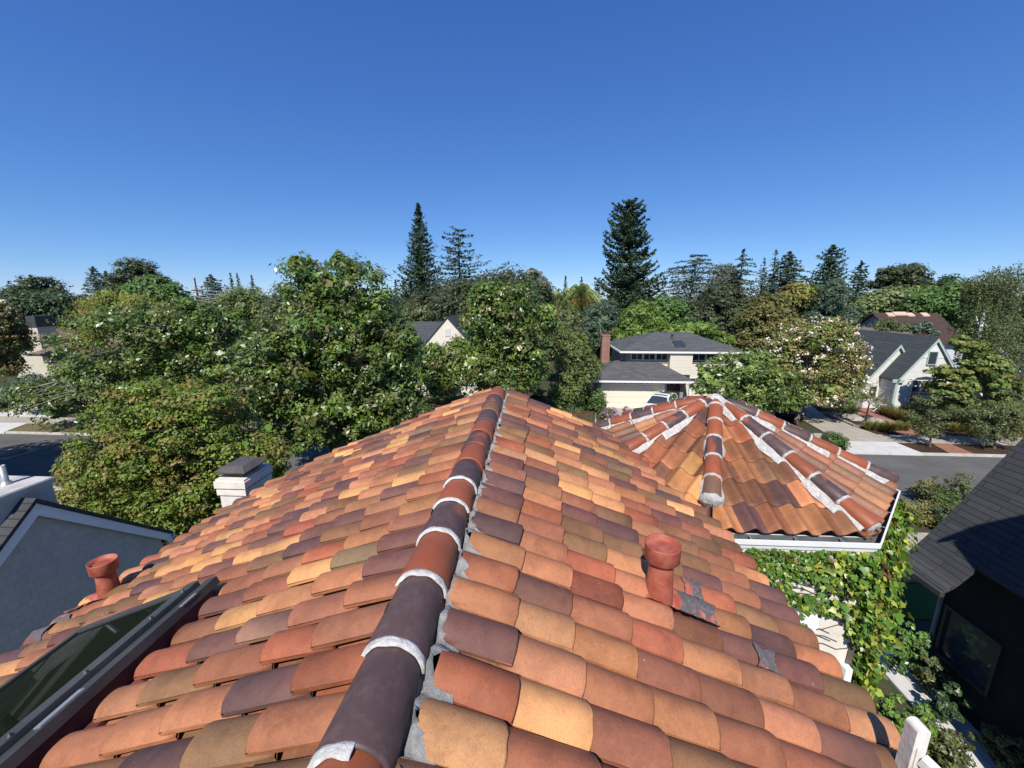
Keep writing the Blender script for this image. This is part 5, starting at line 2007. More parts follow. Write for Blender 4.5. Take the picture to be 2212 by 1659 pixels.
# ---------- the big near and middle trees
broadleaf("maple_tree", "rounded olive maple with rusty tinted leaves in front of the white chimney", [
    (300, 985, 130, 95), (395, 920, 130, 85), (235, 1075, 90, 75), (430, 1050, 105, 85), (330, 868, 95, 45), (490, 960, 65, 85), (195, 1010, 55, 40),
    (450, 865, 70, 45), (350, 1090, 110, 70), (530, 1000, 55, 70), (175, 1060, 40, 35), (575, 985, 45, 55), (590, 1030, 35, 40)], 12.6, "maple", 36000, 0.105, 0.72, 0.30, base=(-10.3, 12.8, 0), r0=0.17, core=0.12, flat=0.55)
broadleaf("magnolia_tree", "sprawling magnolia with bare grey limbs showing at the far kerb on the left", [
    (300, 735, 145, 70), (215, 800, 80, 60), (400, 715, 105, 70), (135, 872, 80, 42), (235, 865, 95, 48), (480, 780, 80, 80), (330, 800, 115, 62), (75, 850, 45, 28),
    (400, 830, 110, 55), (300, 690, 85, 38), (470, 700, 55, 38), (230, 900, 45, 26), (175, 800, 40, 28)], 24.6, "magnolia", 19000, 0.23, 0.5, 0.55, base=(-21.5, 24.8, 0.1), r0=0.27, bark="bark_l", mleaf="leafg", core=0.08,
    flowers=(8, 0.2, (0.72, 0.70, 0.62)))
broadleaf("magnolia_tree", "tallest glossy magnolia with twin topped crown left of the tile ridge", [
    (680, 615, 75, 55), (765, 610, 65, 50), (700, 700, 130, 85), (650, 800, 140, 95), (790, 760, 100, 105), (755, 880, 120, 62), (840, 820, 58, 85), (585, 760, 80, 72),
    (565, 840, 65, 62), (742, 562, 22, 22), (648, 572, 38, 24), (815, 680, 52, 55), (705, 930, 52, 34), (615, 905, 55, 40), (770, 945, 45, 22), (868, 770, 36, 60), (872, 850, 36, 50), (650, 950, 50, 26), (830, 900, 50, 30), (880, 730, 26, 40)], 19.0, "magnolia", 27000, 0.225, 0.46, 0.46, base=(-10.6, 19.2, 0.0), r0=0.24, mleaf="leafg", core=0.14,
    flowers=(9, 0.17, (0.74, 0.72, 0.64)))
broadleaf("magnolia_tree", "dense round magnolia standing just beyond the far end of the tile ridge", [
    (1080, 680, 80, 62), (1060, 640, 55, 32), (1120, 740, 75, 65), (1040, 790, 90, 45), (970, 780, 55, 36), (1140, 800, 50, 38), (1125, 632, 40, 22), (1175, 690, 26, 45), (1020, 720, 35, 40),
    (1090, 830, 60, 26), (945, 800, 40, 32), (930, 768, 42, 24), (990, 762, 40, 26), (1000, 765, 45, 40), (960, 830, 40, 22)], 27.0, "magnolia", 19000, 0.25, 0.48, 0.50, base=(-1.2, 27.3, 0.1), r0=0.2, mleaf="leafg", core=0.14)
broadleaf("magnolia_tree", "light green magnolia with pale trunk hiding the right half of the garage house", [
    (1600, 800, 62, 38), (1560, 830, 45, 36), (1650, 825, 62, 42), (1695, 855, 50, 30), (1590, 866, 45, 26), (1535, 805, 30, 26), (1525, 830, 26, 20), (1640, 840, 60, 36), (1640, 775, 36, 20), (1650, 872, 40, 18)], 27.5, [(0.085, 0.125, 0.028), (0.105, 0.14, 0.034), (0.065, 0.10, 0.024)], 9500, 0.24, 0.48, 0.42,
    base=(16.3, 27.6, 0.1), r0=0.13, mleaf="leafg", bark="birchbark", core=0.10)
broadleaf("crepe_myrtle", "wide crepe myrtle covered in cream blossom beside the driveway", [
    (1755, 735, 78, 45), (1725, 790, 75, 55), (1800, 780, 65, 62), (1765, 835, 85, 38), (1842, 800, 26, 45), (1700, 745, 40, 35), (1800, 715, 45, 25), (1700, 850, 45, 26), (1815, 850, 35, 22)], 29.5,
    [(0.115, 0.135, 0.034), (0.13, 0.13, 0.038), (0.09, 0.125, 0.030), (0.155, 0.125, 0.042)], 15000, 0.20, 0.5, 0.42, base=(19.0, 28.8, 0.1), r0=0.16, core=0.12, flowers=(2500, 0.16, (0.66, 0.57, 0.47)), fper=7)
broadleaf("liquidambar_tree", "layered yellow green tree partly hiding the right end of the white cottage", [
    (2095, 815, 52, 30), (2050, 840, 45, 20), (2150, 830, 45, 38), (2108, 765, 32, 30), (2085, 742, 22, 22), (2035, 805, 24, 16), (2170, 880, 45, 30), (2075, 870, 45, 22), (2140, 785, 32, 24), (2120, 900, 50, 22)], 28.0,
    [(0.095, 0.125, 0.026), (0.12, 0.13, 0.026), (0.07, 0.105, 0.024)], 9000, 0.22, 0.75, 0.32, base=(31.5, 28.2, 0.1), r0=0.12, core=0.08, flat=0.4)
broadleaf("gum_sapling", "slender street tree with airy crown and staked trunk by the brick strip", [
    (1990, 890, 26, 28), (2010, 925, 26, 18), (1975, 915, 20, 16), (2000, 865, 18, 18), (2030, 905, 22, 20)], 24.6, "olive", 2300, 0.15, 0.4, 0.28, base=(24.3, 24.5, 0.1), r0=0.05, core=0.0, group="young street trees")
broadleaf("gum_sapling", "bushier young street tree at the right edge beside the dark roof", [
    (2120, 900, 45, 38), (2150, 930, 40, 24), (2085, 895, 32, 24), (2165, 890, 38, 30), (2120, 940, 30, 16), (2190, 920, 30, 30)], 24.6, "olive", 4200, 0.15, 0.4, 0.30, base=(27.9, 24.4, 0.1), r0=0.06, core=0.04, group="young street trees")
broadleaf("garden_sapling", "thin sparse sapling growing in the stone edged bed before the cottage", [
    (1885, 845, 20, 28), (1900, 868, 16, 14), (1868, 862, 16, 14)], 29.3, [(0.10, 0.11, 0.045), (0.13, 0.13, 0.06)], 800, 0.13, 0.35, 0.28, base=(24.95, 30.2, 0.1), r0=0.05, core=0.0)

broadleaf("street_oak", "large oak just outside the left edge whose shadow darkens the road", [(-560, 700, 180, 110), (-420, 760, 150, 100), (-700, 780, 150, 100)], 13.5, "oak", 9000, 0.26, 0.6, 0.7, r0=0.3, core=0.2)
# weeping birch at the right edge
bc = px_lobes([(2160, 605, 48, 36), (2195, 680, 48, 80), (2128, 680, 34, 80), (2140, 612, 34, 34), (2112, 720, 22, 60), (2185, 780, 48, 70), (2104, 620, 18, 26), (2150, 740, 40, 70), (2205, 600, 30, 40)], 34.0)
root = thing("birch_tree", (bc[1][0][0] - 0.5, 34.0, 0.1), "weeping white barked birch at the right edge", "tree")
Ps, Ns, Cs = [], [], []
for (c, r) in bc:
    for _ in range(150):
        p = c + ball(1)[0] * r
        ln = rng.uniform(0.6, 1.9)
        m = int(ln * 16)
        t = rng.random(m)
        q = p[None] + np.stack([rng.normal(0, 0.06, m) + 0.15 * t, rng.normal(0, 0.06, m), -ln * t], 1)
        Ps.append(q)
        Ns.append(unit(rng.normal(0, 1, (m, 3)) + np.array([0, -0.6, 0.2])))
        Cs.append(np.array([(0.125, 0.155, 0.055), (0.15, 0.175, 0.07), (0.10, 0.13, 0.05)])[rng.integers(0, 3)][None] * (1 + rng.normal(0, 0.15, (m, 1))))
V, F, c = leaf_cloud(np.vstack(Ps), np.vstack(Ns), 0.14 * (0.7 + 0.6 * rng.random(sum(map(len, Ps)))), 0.55, np.clip(np.vstack(Cs), 0.01, 0.5))
fast_mesh("crown", V, F, MT["leaf"], root, tint=c)
mb = MB()
tp = [(root.location[0], 34.0, 0.1)] + [tuple(atY(u, v, 34.1)) for u, v in ((2118, 860), (2112, 770), (2116, 720), (2125, 680))]
mb.tube(tp, [0.2, 0.17, 0.15, 0.12, 0.10], 8)
mb.tube([tp[-1]] + [tuple(atY(u, v, 34.2)) for u, v in ((2135, 645), (2146, 618))], [0.10, 0.07, 0.03], 7)
mb.tube([tuple(atY(u, v, 34.1)) for u, v in ((2116, 720), (2121, 692), (2142, 718))], [0.07, 0.06, 0.04], 6)
mb.tube([tp[1]] + [tuple(atY(u, v, 34.1)) for u, v in ((2160, 760), (2185, 800), (2200, 840))][::-1], [0.1, 0.09, 0.09, 0.08], 7)
mb.tube([tuple(atY(u, v, 34.1)) for u, v in ((2116, 800), (2150, 742), (2172, 765), (2210, 812))], [0.06, 0.08, 0.07, 0.06], 6)
mb.tube([tuple(atY(u, v, 34.3)) for u, v in ((2112, 700), (2104, 665), (2102, 635))], [0.07, 0.06, 0.03], 6)
mb.build("trunk", MT["birchbark"], root, uv=False)

# ---------- middle distance broadleaf trees
MID = [
    ("honey_locust", "feathery yellow green tree between the beige house and the left magnolia", [(215, 690, 58, 42), (190, 735, 36, 42), (255, 655, 60, 24), (200, 785, 30, 32), (300, 660, 40, 20)], 31, "yellow", 7500, 0.19, 0.3, 0.55),
    ("elm_tree", "fresh green rounded tree below the far left pine", [(345, 640, 52, 38), (300, 628, 34, 18), (375, 655, 28, 28), (330, 610, 26, 16)], 46, "green", 4500, 0.36, 0.6, 0.9),
    ("stone_pine", "flat topped dark pine on the skyline at left", [(295, 592, 42, 28), (262, 615, 32, 22), (325, 615, 30, 20), (290, 575, 26, 14), (250, 640, 30, 22)], 70, "oak", 4200, 0.5, 0.4, 1.0),
    ("edge_tree", "rusty green tree cut by the left edge before the beige house", [(8, 725, 30, 52), (14, 780, 28, 30), (2, 680, 26, 26)], 30, [(0.085, 0.085, 0.026), (0.06, 0.085, 0.024), (0.11, 0.085, 0.03)], 4600, 0.22, 0.6, 0.45),
    ("garden_tree", "dark green tree behind the square chimney far left", [(95, 690, 34, 36), (120, 660, 40, 30), (70, 655, 36, 26), (140, 700, 30, 32), (55, 700, 22, 24)], 45, "dark", 5200, 0.34, 0.6, 0.8),
    ("shade_tree", "dark rounded tree far behind the orange tile roof", [(85, 622, 40, 22), (40, 640, 42, 18), (115, 640, 24, 22)], 82, "oak", 2600, 0.6, 0.6, 1.3),
    ("blue_shrub_tree", "grey green garden tree at the corner of the beige house", [(75, 832, 42, 22), (50, 850, 40, 22), (110, 845, 35, 20)], 28, "bluegreen", 3600, 0.2, 0.5, 0.4),
    ("live_oak", "broad dark live oak spread behind the ridge and below the two spires", [(960, 645, 70, 36), (1040, 622, 72, 30), (1105, 604, 52, 24), (1000, 665, 90, 36), (905, 655, 28, 28), (1150, 640, 45, 36), (1070, 650, 80, 36)], 56, "oak", 10500, 0.42, 0.5, 1.1),
    ("bare_topped_oak", "thin grey topped oak at the right end of the dark live oak", [(1165, 622, 28, 28), (1180, 650, 22, 26), (1150, 600, 22, 18)], 58, "grey", 1500, 0.42, 0.4, 0.8),
    ("blue_pine", "bushy blue green pine just left of the dark redwood", [(1300, 690, 40, 42), (1292, 722, 42, 28), (1328, 702, 26, 34), (1275, 708, 24, 26), (1310, 665, 24, 20)], 46, "bluegreen", 6000, 0.34, 0.32, 0.55),
    ("acacia_tree", "bright feathery green tree above the brick chimney", [(1385, 690, 42, 38), (1368, 722, 50, 22), (1410, 712, 32, 26), (1395, 665, 26, 16)], 44, "bright", 5600, 0.32, 0.4, 0.55),
    ("loquat_tree", "glossy mid green tree between the bright acacia and the dark round tree", [(1445, 685, 34, 36), (1470, 705, 30, 28), (1430, 660, 22, 20), (1455, 665, 20, 18)], 46, "green", 4600, 0.36, 0.5, 0.6),
    ("hedge_tree", "low lime green trees peeping over the grey hip roof ridge", [(1500, 712, 60, 14), (1560, 735, 30, 14), (1450, 718, 34, 12)], 43.5, "bright", 3600, 0.28, 0.5, 0.4),
    ("holm_oak", "large dark olive round tree behind the two storey house", [(1550, 680, 62, 52), (1520, 722, 45, 32), (1595, 715, 42, 36), (1560, 640, 40, 24), (1600, 670, 30, 30)], 53, "oak", 7000, 0.42, 0.5, 0.9),
    ("bronze_tree", "bronze leaved tree behind the blossoming crepe myrtle", [(1640, 690, 52, 38), (1622, 735, 45, 32), (1690, 698, 36, 34), (1655, 655, 34, 18), (1600, 745, 30, 20)], 45, "brown", 6500, 0.34, 0.5, 0.6),
    ("ash_tree", "yellow green ash rising behind the bronze tree", [(1742, 650, 46, 28), (1702, 645, 26, 20), (1775, 672, 34, 30), (1730, 628, 26, 14)], 55, [(0.12, 0.125, 0.028), (0.105, 0.12, 0.03), (0.14, 0.125, 0.034)], 5200, 0.42, 0.6, 0.8),
    ("gum_tree", "wispy grey gum between the two flat branched cedars", [(1562, 592, 26, 22), (1575, 615, 22, 22), (1548, 615, 18, 18)], 74, "grey", 1500, 0.5, 0.35, 0.8),
    ("umbrella_pine", "wide umbrella shaped pine on the skyline at right", [(1945, 592, 46, 18), (1905, 606, 26, 15), (1985, 606, 24, 17), (1950, 612, 50, 15), (1960, 582, 28, 10)], 84, "oak", 3600, 0.6, 0.5, 1.0),
    ("black_oak", "dark low oak right of the umbrella pine", [(2058, 615, 26, 18), (2030, 630, 26, 18), (2085, 630, 24, 22)], 84, "dark", 2400, 0.6, 0.5, 1.1),
    ("plane_tree", "pale green tree behind the left end of the brown roof", [(1905, 655, 42, 22), (1870, 662, 30, 22), (1930, 640, 36, 18)], 66, [(0.085, 0.115, 0.04), (0.10, 0.125, 0.045)], 3600, 0.5, 0.6, 0.9),
    ("walnut_tree", "broad green tree behind the right end of the brown roof", [(2040, 660, 50, 36), (1995, 655, 40, 26), (2075, 690, 40, 44), (2060, 640, 42, 22)], 60, "green", 7000, 0.45, 0.6, 0.9),
    ("lime_tree", "lighter green crown at the foot of the umbrella pine", [(1975, 640, 40, 18), (2010, 640, 34, 16), (1940, 650, 30, 16)], 72, "bright", 2800, 0.5, 0.6, 0.9),
    ("roundtop_shrub", "pair of rounded bushes in front of the brown roof", [(1918, 703, 22, 14), (1942, 708, 18, 11), (1900, 708, 15, 10)], 48, "olive", 1700, 0.26, 0.5, 0.4),
    ("clipped_bush", "clipped grey green bush before the right end of the brown roof", [(1990, 707, 18, 11), (1972, 712, 14, 8), (2012, 718, 9, 8)], 47.5, "bluegreen", 1400, 0.26, 0.5, 0.35),
    ("tall_hedge_tree", "leafy mid green tree between the round magnolia and the garage", [(1240, 755, 40, 45), (1232, 825, 38, 55), (1212, 715, 26, 26), (1262, 800, 30, 40), (1225, 870, 30, 26)], 31, [(0.075, 0.10, 0.028), (0.092, 0.112, 0.03), (0.06, 0.085, 0.024)], 9500, 0.20, 0.5, 0.45),
    ("privet_tree", "dark leafy tree between palm trunks and tall hedge tree", [(1215, 690, 34, 26), (1235, 720, 34, 24), (1190, 740, 26, 36)], 42, "olive", 3600, 0.34, 0.5, 0.6),
    ("garage_bush", "rounded green bush at the left corner of the garage door", [(1290, 858, 17, 20), (1284, 880, 15, 16), (1300, 868, 9, 14)], 31.2, "green", 2400, 0.13, 0.5, 0.22),
    ("entry_bush", "round green bush between garage door and dark entry", [(1440, 860, 15, 13), (1434, 868, 13, 11), (1447, 866, 9, 10)], 31.4, "green", 1700, 0.13, 0.5, 0.2),
    ("arbor_tree", "yellow green bushy tree on the skyline gap left of the tall magnolia", [(530, 655, 44, 34), (500, 660, 30, 26), (560, 670, 26, 30)], 54, [(0.11, 0.13, 0.035), (0.085, 0.115, 0.03), (0.07, 0.10, 0.03)], 4600, 0.42, 0.4, 0.8),
    ("low_elm", "grey green low tree behind the left magnolia's top", [(460, 672, 48, 24), (430, 685, 30, 22), (490, 690, 30, 24)], 50, "olive", 3800, 0.38, 0.5, 0.7),
    ("grey_tree", "dark grey green tree touching the left side of the tall magnolia", [(620, 650, 34, 36), (600, 675, 34, 30), (630, 690, 30, 34)], 44, [(0.052, 0.066, 0.036), (0.062, 0.076, 0.042)], 4600, 0.34, 0.4, 0.6),
    ("slate_house_tree", "mid green tree behind the slate roof of the white gabled house", [(885, 690, 26, 26), (905, 680, 24, 22), (870, 720, 20, 26)], 46, "olive", 2800, 0.34, 0.5, 0.6),
    ("cottage_cedar", "blue green drooping tree left of the cottage ridge", [(1795, 655, 34, 46), (1770, 690, 28, 28), (1825, 685, 28, 26), (1800, 625, 20, 22)], 50, "bluegreen", 4600, 0.38, 0.3, 0.6),
    ("driveway_tree", "small dark tree over the rear grey roof beside the brick chimney", [(1268, 775, 24, 20), (1285, 795, 22, 14), (1252, 790, 18, 16)], 35, "olive", 1900, 0.2, 0.4, 0.4),
    ("gable_tree", "thin bushy tree by the porch of the white gabled house", [(905, 800, 22, 22), (920, 785, 22, 18), (935, 820, 20, 16)], 31.5, "magnolia", 2600, 0.2, 0.5, 0.35),
]
for (nm, lab, lob, Y, pal, n, lf, asp, cl) in MID:
    broadleaf(nm, lab, lob, Y, pal, n, lf, asp, cl, r0=0.14 if Y > 35 else 0.07, core=0.14)

# ---------- conifers on the skyline
conifer("redwood_tree", "tallest slender spire of dark redwood left of centre skyline", 903, 441, 75, 74, "needle", 70, 10, 0.30, 0.22, 40, 0.6, 0.10, 0.95)
conifer("redwood_tree", "open tiered redwood with bare gaps right of the slender spire", 990, 497, 75, 100, "needle", 24, 8, 0.08, 0.12, 56, 0.6, 0.2, 0.72, irregular=0.28, top_blunt=0.16)
conifer("redwood_tree", "huge dark ragged redwood above the garage house", 1365, 438, 62, 66, "needle", 46, 13, 0.16, 0.34, 100, 0.55, 0.05, 0.5, irregular=0.30, top_blunt=0.22, sway=1.0, gap=0.05)
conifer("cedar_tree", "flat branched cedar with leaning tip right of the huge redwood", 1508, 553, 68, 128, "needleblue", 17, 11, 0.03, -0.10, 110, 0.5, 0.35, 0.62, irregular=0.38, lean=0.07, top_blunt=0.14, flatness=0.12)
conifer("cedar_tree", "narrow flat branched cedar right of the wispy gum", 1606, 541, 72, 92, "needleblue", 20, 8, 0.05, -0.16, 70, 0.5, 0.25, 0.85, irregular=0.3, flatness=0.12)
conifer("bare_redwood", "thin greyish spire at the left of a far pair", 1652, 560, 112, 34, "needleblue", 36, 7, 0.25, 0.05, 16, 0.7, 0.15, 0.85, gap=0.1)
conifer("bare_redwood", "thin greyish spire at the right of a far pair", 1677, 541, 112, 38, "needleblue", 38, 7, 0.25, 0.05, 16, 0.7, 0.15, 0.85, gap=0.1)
conifer("deodar_tree", "broad layered deodar right of the grey spire pair", 1707, 545, 86, 84, "needle", 34, 11, 0.12, -0.12, 56, 0.65, 0.1, 0.66, irregular=0.2)
conifer("redwood_tree", "mid sized dark redwood right of the broad deodar", 1800, 531, 75, 74, "needle", 38, 10, 0.12, 0.25, 56, 0.58, 0.08, 0.64, irregular=0.3)
conifer("fir_tree", "small dark fir left of the umbrella pine", 1862, 566, 86, 52, "needle", 32, 9, 0.15, 0.12, 36, 0.62, 0.05, 0.7)
conifer("fir_tree", "far left tapered fir, taller of two left of the flat topped pine", 200, 577, 110, 46, "needleblue", 32, 9, 0.2, 0.05, 28, 0.8, 0.05, 0.7)
conifer("fir_tree", "far left tapered fir close against the flat topped pine", 228, 588, 100, 40, "needle", 32, 9, 0.2, 0.05, 26, 0.8, 0.05, 0.6)
conifer("fir_tree", "airy far conifer above the orange tile roof", 44, 600, 100, 44, "needleblue", 18, 8, 0.05, 0.1, 30, 0.8, 0.1, 0.6)
conifer("fir_tree", "tiny pointed fir nearest the left edge on the skyline", 18, 608, 130, 16, "needleblue", 20, 7, 0.2, 0.05, 12, 1.0, 0.05, 0.7)
conifer("deodar_tree", "wide tiered far deodar behind the power lines", 455, 596, 96, 80, "needleblue", 26, 10, 0.06, -0.05, 44, 0.75, 0.1, 0.75)
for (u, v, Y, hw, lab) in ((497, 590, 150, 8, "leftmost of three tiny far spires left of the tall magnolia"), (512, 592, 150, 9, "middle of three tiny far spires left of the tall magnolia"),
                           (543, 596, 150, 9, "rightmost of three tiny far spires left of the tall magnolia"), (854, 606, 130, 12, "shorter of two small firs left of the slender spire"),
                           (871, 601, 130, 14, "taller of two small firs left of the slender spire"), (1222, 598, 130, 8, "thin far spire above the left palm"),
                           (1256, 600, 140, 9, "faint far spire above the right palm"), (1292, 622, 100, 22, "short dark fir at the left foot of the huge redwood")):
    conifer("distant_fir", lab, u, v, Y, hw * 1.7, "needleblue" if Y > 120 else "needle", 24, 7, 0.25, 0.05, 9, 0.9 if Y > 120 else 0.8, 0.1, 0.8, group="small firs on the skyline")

palm("feathery palm with yellowing lower fronds, left of the pair", 1213, 640, 60, 50, 1222, 52, 0.10)
palm("taller feathery palm with golden old fronds, right of the pair", 1256, 630, 60, 52, 1266, 60, 0.22)


# ---------- distant wood and undergrowth nobody could count
def wood(name, label, spots, leaf, per, cl):
    Ps, Ns, Cs = [], [], []
    for (x, y, r, h, pal) in spots:
        L = [(np.array([x + rng.normal(0, r * 0.3), y + rng.normal(0, r * 0.3), h * q]), np.array([r * (1.1 - 0.5 * q), r, h * 0.36])) for q in (0.35, 0.62, 0.62)]
        P, N_, C_ = crown_points(L, per, cl, 0.7, (0.55, 1.0), GREEN[pal])
        Ps.append(P)
        Ns.append(N_)
        Cs.append(C_)
    V, F, c = leaf_cloud(np.vstack(Ps), np.vstack(Ns), leaf * (0.7 + 0.6 * rng.random(sum(map(len, Ps)))), 0.6, np.vstack(Cs))
    o = fast_mesh(name, V, F, MT["leaf"], None, base=(0, float(np.mean([s[1] for s in spots])), 0), tint=c)
    return tag(o, label, "wood", None, "stuff")


sp = []
for i in range(150):
    Y = rng.uniform(95, 190)
    u = rng.uniform(-150, 2360)
    x = atY(u, 640, Y)[0]
    sp.append((x, Y, rng.uniform(4, 7), rng.uniform(7.5, 10.5) + (Y - 95) * 0.012, ["oak", "dark", "olive", "green", "needle"][rng.integers(0, 5)]))
wood("distant_wood", "continuous belt of far trees along the horizon", sp, 1.0, 500, 1.6)
sp = []
for i in range(110):
    Y = rng.uniform(48, 90)
    u = rng.uniform(-100, 2300)
    x = atY(u, 640, Y)[0]
    if abs(x - 45) < 14 and 48 < Y < 62:
        continue
    if abs(Y - 64) < 6 and x < atY(100, 640, Y)[0] + 4:
        continue
    sp.append((x, Y, rng.uniform(2.5, 4.2), rng.uniform(4.0, 6.6), ["oak", "dark", "olive", "green", "olive", "bright"][rng.integers(0, 6)]))
wood("garden_trees", "mixed back garden trees and hedges filling the blocks beyond the street", sp, 0.6, 620, 0.9)
sp = []
for i in range(90):
    Y = rng.uniform(28.5, 36)
    u = rng.uniform(-60, 1280)
    x = atY(u, 800, Y)[0]
    if -13.5 < x < -1.0 and Y > 32.5:
        continue
    if (x < -29 and Y < 33.4) or (x < -33) or x > 4.0:
        continue
    sp.append((x, Y, rng.uniform(0.7, 1.3), rng.uniform(0.9, 2.0), ["dark", "olive", "green", "magnolia"][rng.integers(0, 4)]))
wood("front_shrubbery", "low shrubs growing along the front gardens across the street", sp, 0.2, 420, 0.3)

# ---------- shrubs and grasses near the cottage and the kerbs
tufts("grass_tuft_row", "row of golden ornamental grass in front of the stone edged bed", [(23.1 + i * 0.4, 27.55 + rng.normal(0, .06), 0.12) for i in range(7)], 0.75, 130, group="ornamental grasses", spread=0.4)
tufts("grass_tuft_row", "long drift of golden grass right of the brick path", [(27.4 + rng.uniform(0, 2.6), 28.6 + i * 0.19, 0.12) for i in range(18)] + [(27.2, 28.8 + i * 0.3, 0.12) for i in range(10)], 0.95, 110, group="ornamental grasses", spread=0.5)
tufts("grass_tuft_row", "golden grass clump beside the pavement at far right", [(28.6 + i * 0.55, 27.3 + rng.normal(0, 0.15), 0.12) for i in range(10)], 0.75, 110, group="ornamental grasses", spread=0.42)
shrub("low dark green shrub at the kerb left of the pale apron", tuple(atZ(1808, 966, 0.1)), 0.85, "green", 2200, 0.10, h=0.75)
shrub("second low shrub at the kerb closer to the turret tiles", tuple(atZ(1780, 960, 0.1)), 0.7, "olive", 1600, 0.10, h=0.7)
shrub("fine green bush beside the red steps of the cottage", tuple(atZ(1822, 893, 0.1)), 0.95, "green", 2200, 0.1, h=0.9)
shrub("olive bush left of the cottage entry", tuple(atZ(1912, 880, 0.1)), 0.8, "olive", 1500, 0.1, h=1.0)
shrub("dark bush under the arched window", (30.6, 31.0, 0.1), 0.9, "dark", 1800, 0.1, h=0.8)
shrub("pink flowering shrub in front of the garage driveway", tuple(atZ(1318, 905, 0.0)), 0.7, "olive", 1500, 0.10, h=0.8, flowers=(700, 0.09, (0.36, 0.22, 0.32)))
shrub("paler pink shrub right of the first pink shrub", tuple(atZ(1352, 897, 0.0)), 0.5, "olive", 800, 0.10, h=0.6, flowers=(260, 0.09, (0.36, 0.26, 0.34)))
shrub("grey green succulent bush by the porch of the white gabled house", tuple(atZ(968, 870, 0.0)), 1.2, "bluegreen", 1600, 0.22, h=1.7, asp=0.35)
shrub("dark bush with white roses below the crepe myrtle", tuple(atZ(1700, 905, 0.0)), 1.2, "dark", 2200, 0.13, h=1.2, flowers=(90, 0.16, (0.75, 0.74, 0.70)))
shrub("grey green bush below the tall magnolia at the near kerb", (-8.6, 15.4, 0.0), 2.2, "bluegreen", 3600, 0.12, h=1.7)
shrub("broad dark shrub between chimney and tall magnolia", (-9.6, 13.9, 0.0), 1.6, "dark", 3600, 0.12, h=1.9)
shrub("leafy olive bush left of the tile roof below the tall magnolia", (-11.2, 15.0, 0.0), 2.0, "olive", 2600, 0.12, h=1.3)
shrub("dark round bush in shade at the left edge beyond the driveway", tuple(atZ(8, 880, 0.0)), 1.7, "dark", 2600, 0.16, h=1.9)
# near side gardens on the right, seen past the turret
for i, (u, v, r, h, pal, lab) in enumerate(((2008, 1085, 0.75, 0.9, "olive", "olive bush behind the clipped golden hedge near the turret"), (2060, 1080, 0.8, 1.3, "olive", "small leafy bush touching the dark roof edge near the street"),
                                            (1990, 1068, 0.8, 0.8, "grass", "golden bush right beside the turret ivy at the kerb"), (2040, 1142, 0.9, 0.9, "dark", "dark bush between clipped hedge and dark roof"),
                                            (2030, 1092, 0.6, 0.7, "green", "small green bush in the near kerb planting"))):
    shrub(lab, tuple(atZ(u, v + 8, 0.0)), r, pal, 1800, 0.10, h=h)
mb = MB()
hp = [atZ(u, v, 0.0) for u, v in ((1930, 1135), (2075, 1132))]
L = [(np.array([hp[0][0] + (hp[1][0] - hp[0][0]) * t, hp[0][1] + 0.2, 0.5]), np.array([0.55, 0.4, 0.5])) for t in np.linspace(0, 1, 9)]
P, N_, C_ = crown_points(L, 6000, 0.22, 0.8, (0.3, 1.0), GREEN["grass"])
P[:, 2] = np.clip(P[:, 2], 0.02, 0.98)
V, F, c = leaf_cloud(P, N_, 0.09, 0.5, C_)
tag(fast_mesh("clipped_hedge", V, F, MT["leaf"], None, base=(hp[0][0], hp[0][1], 0), tint=c), "clipped golden green hedge between turret and dark roof", "hedge")

# side yard shrubs between the turret and the dark house
for i, (u, v, r, h, pal, lab) in enumerate(((1925, 1440, 0.42, 1.1, "green", "upright leafy shrub at the foot of the ivy"), (2000, 1500, 0.45, 0.9, "olive", "loose olive shrub beside the white paving"),
                                               (1945, 1600, 0.42, 0.9, "bright", "narrow leaved bright shrub behind the white post"), (2035, 1560, 0.40, 0.8, "dark", "dark spreading shrub against the dark wall"),
                                               (2040, 1640, 0.45, 0.7, "olive", "olive shrub right of the white rail"), (2150, 1650, 0.40, 0.7, "olive", "low shrub at the bottom right below the dark wall"),
                                               (1975, 1465, 0.30, 1.3, "green", "tall thin shrub near the dark downspout"))):
    shrub(lab, tuple(atZ(u, v, 0.05)), r, pal, 1500, 0.085, h=h, mleaf="leafg")

# ---------- ivy on the turret
iv = thing("ivy_vine", (3.8, 4.2, 0.0), "green and yellow ivy climbing over the white turret wall below the gutter", "vine")
Ps, Ns, Cs, Ss = [], [], [], []


def ivy_face(k, smin, smax, n, fn, bulge, size):
    ph = -PI / 2 + k * PI / 4
    dx = np.array([math.cos(ph), math.sin(ph), 0])
    tx = np.array([-math.sin(ph), math.cos(ph), 0])
    for _ in range(n):
        s, z = rng.uniform(smin, smax), rng.uniform(2.2, 6.22)
        if rng.random() > fn(s, z):
            continue
        b = 2.212 + abs(rng.normal(0, 1)) * bulge(s, z) + 0.01
        p = np.array([TC[0], TC[1], z]) + dx * b + tx * s
        Ps.append(p)
        Ns.append(unit(dx * 0.8 + np.array([0, 0, 0.6]) + rng.normal(0, 0.48, 3)))
        yl = 0.25 + 0.5 * (s > 0.45 if k == 0 else True) - 0.3 * (z < 4.4)
        c = np.array((0.26, 0.30, 0.04)) if rng.random() < yl * 0.55 else np.array((0.085, 0.165, 0.022))
        if rng.random() < 0.05:
            c = np.array((0.30, 0.24, 0.05))
        if rng.random() < 0.018:
            c = np.array((0.16, 0.06, 0.045))
        Cs.append(np.clip(c * (1 + rng.normal(0, 0.30)), 0.01, 0.5))
        Ss.append(size(s, z) * rng.uniform(0.5, 1.4))


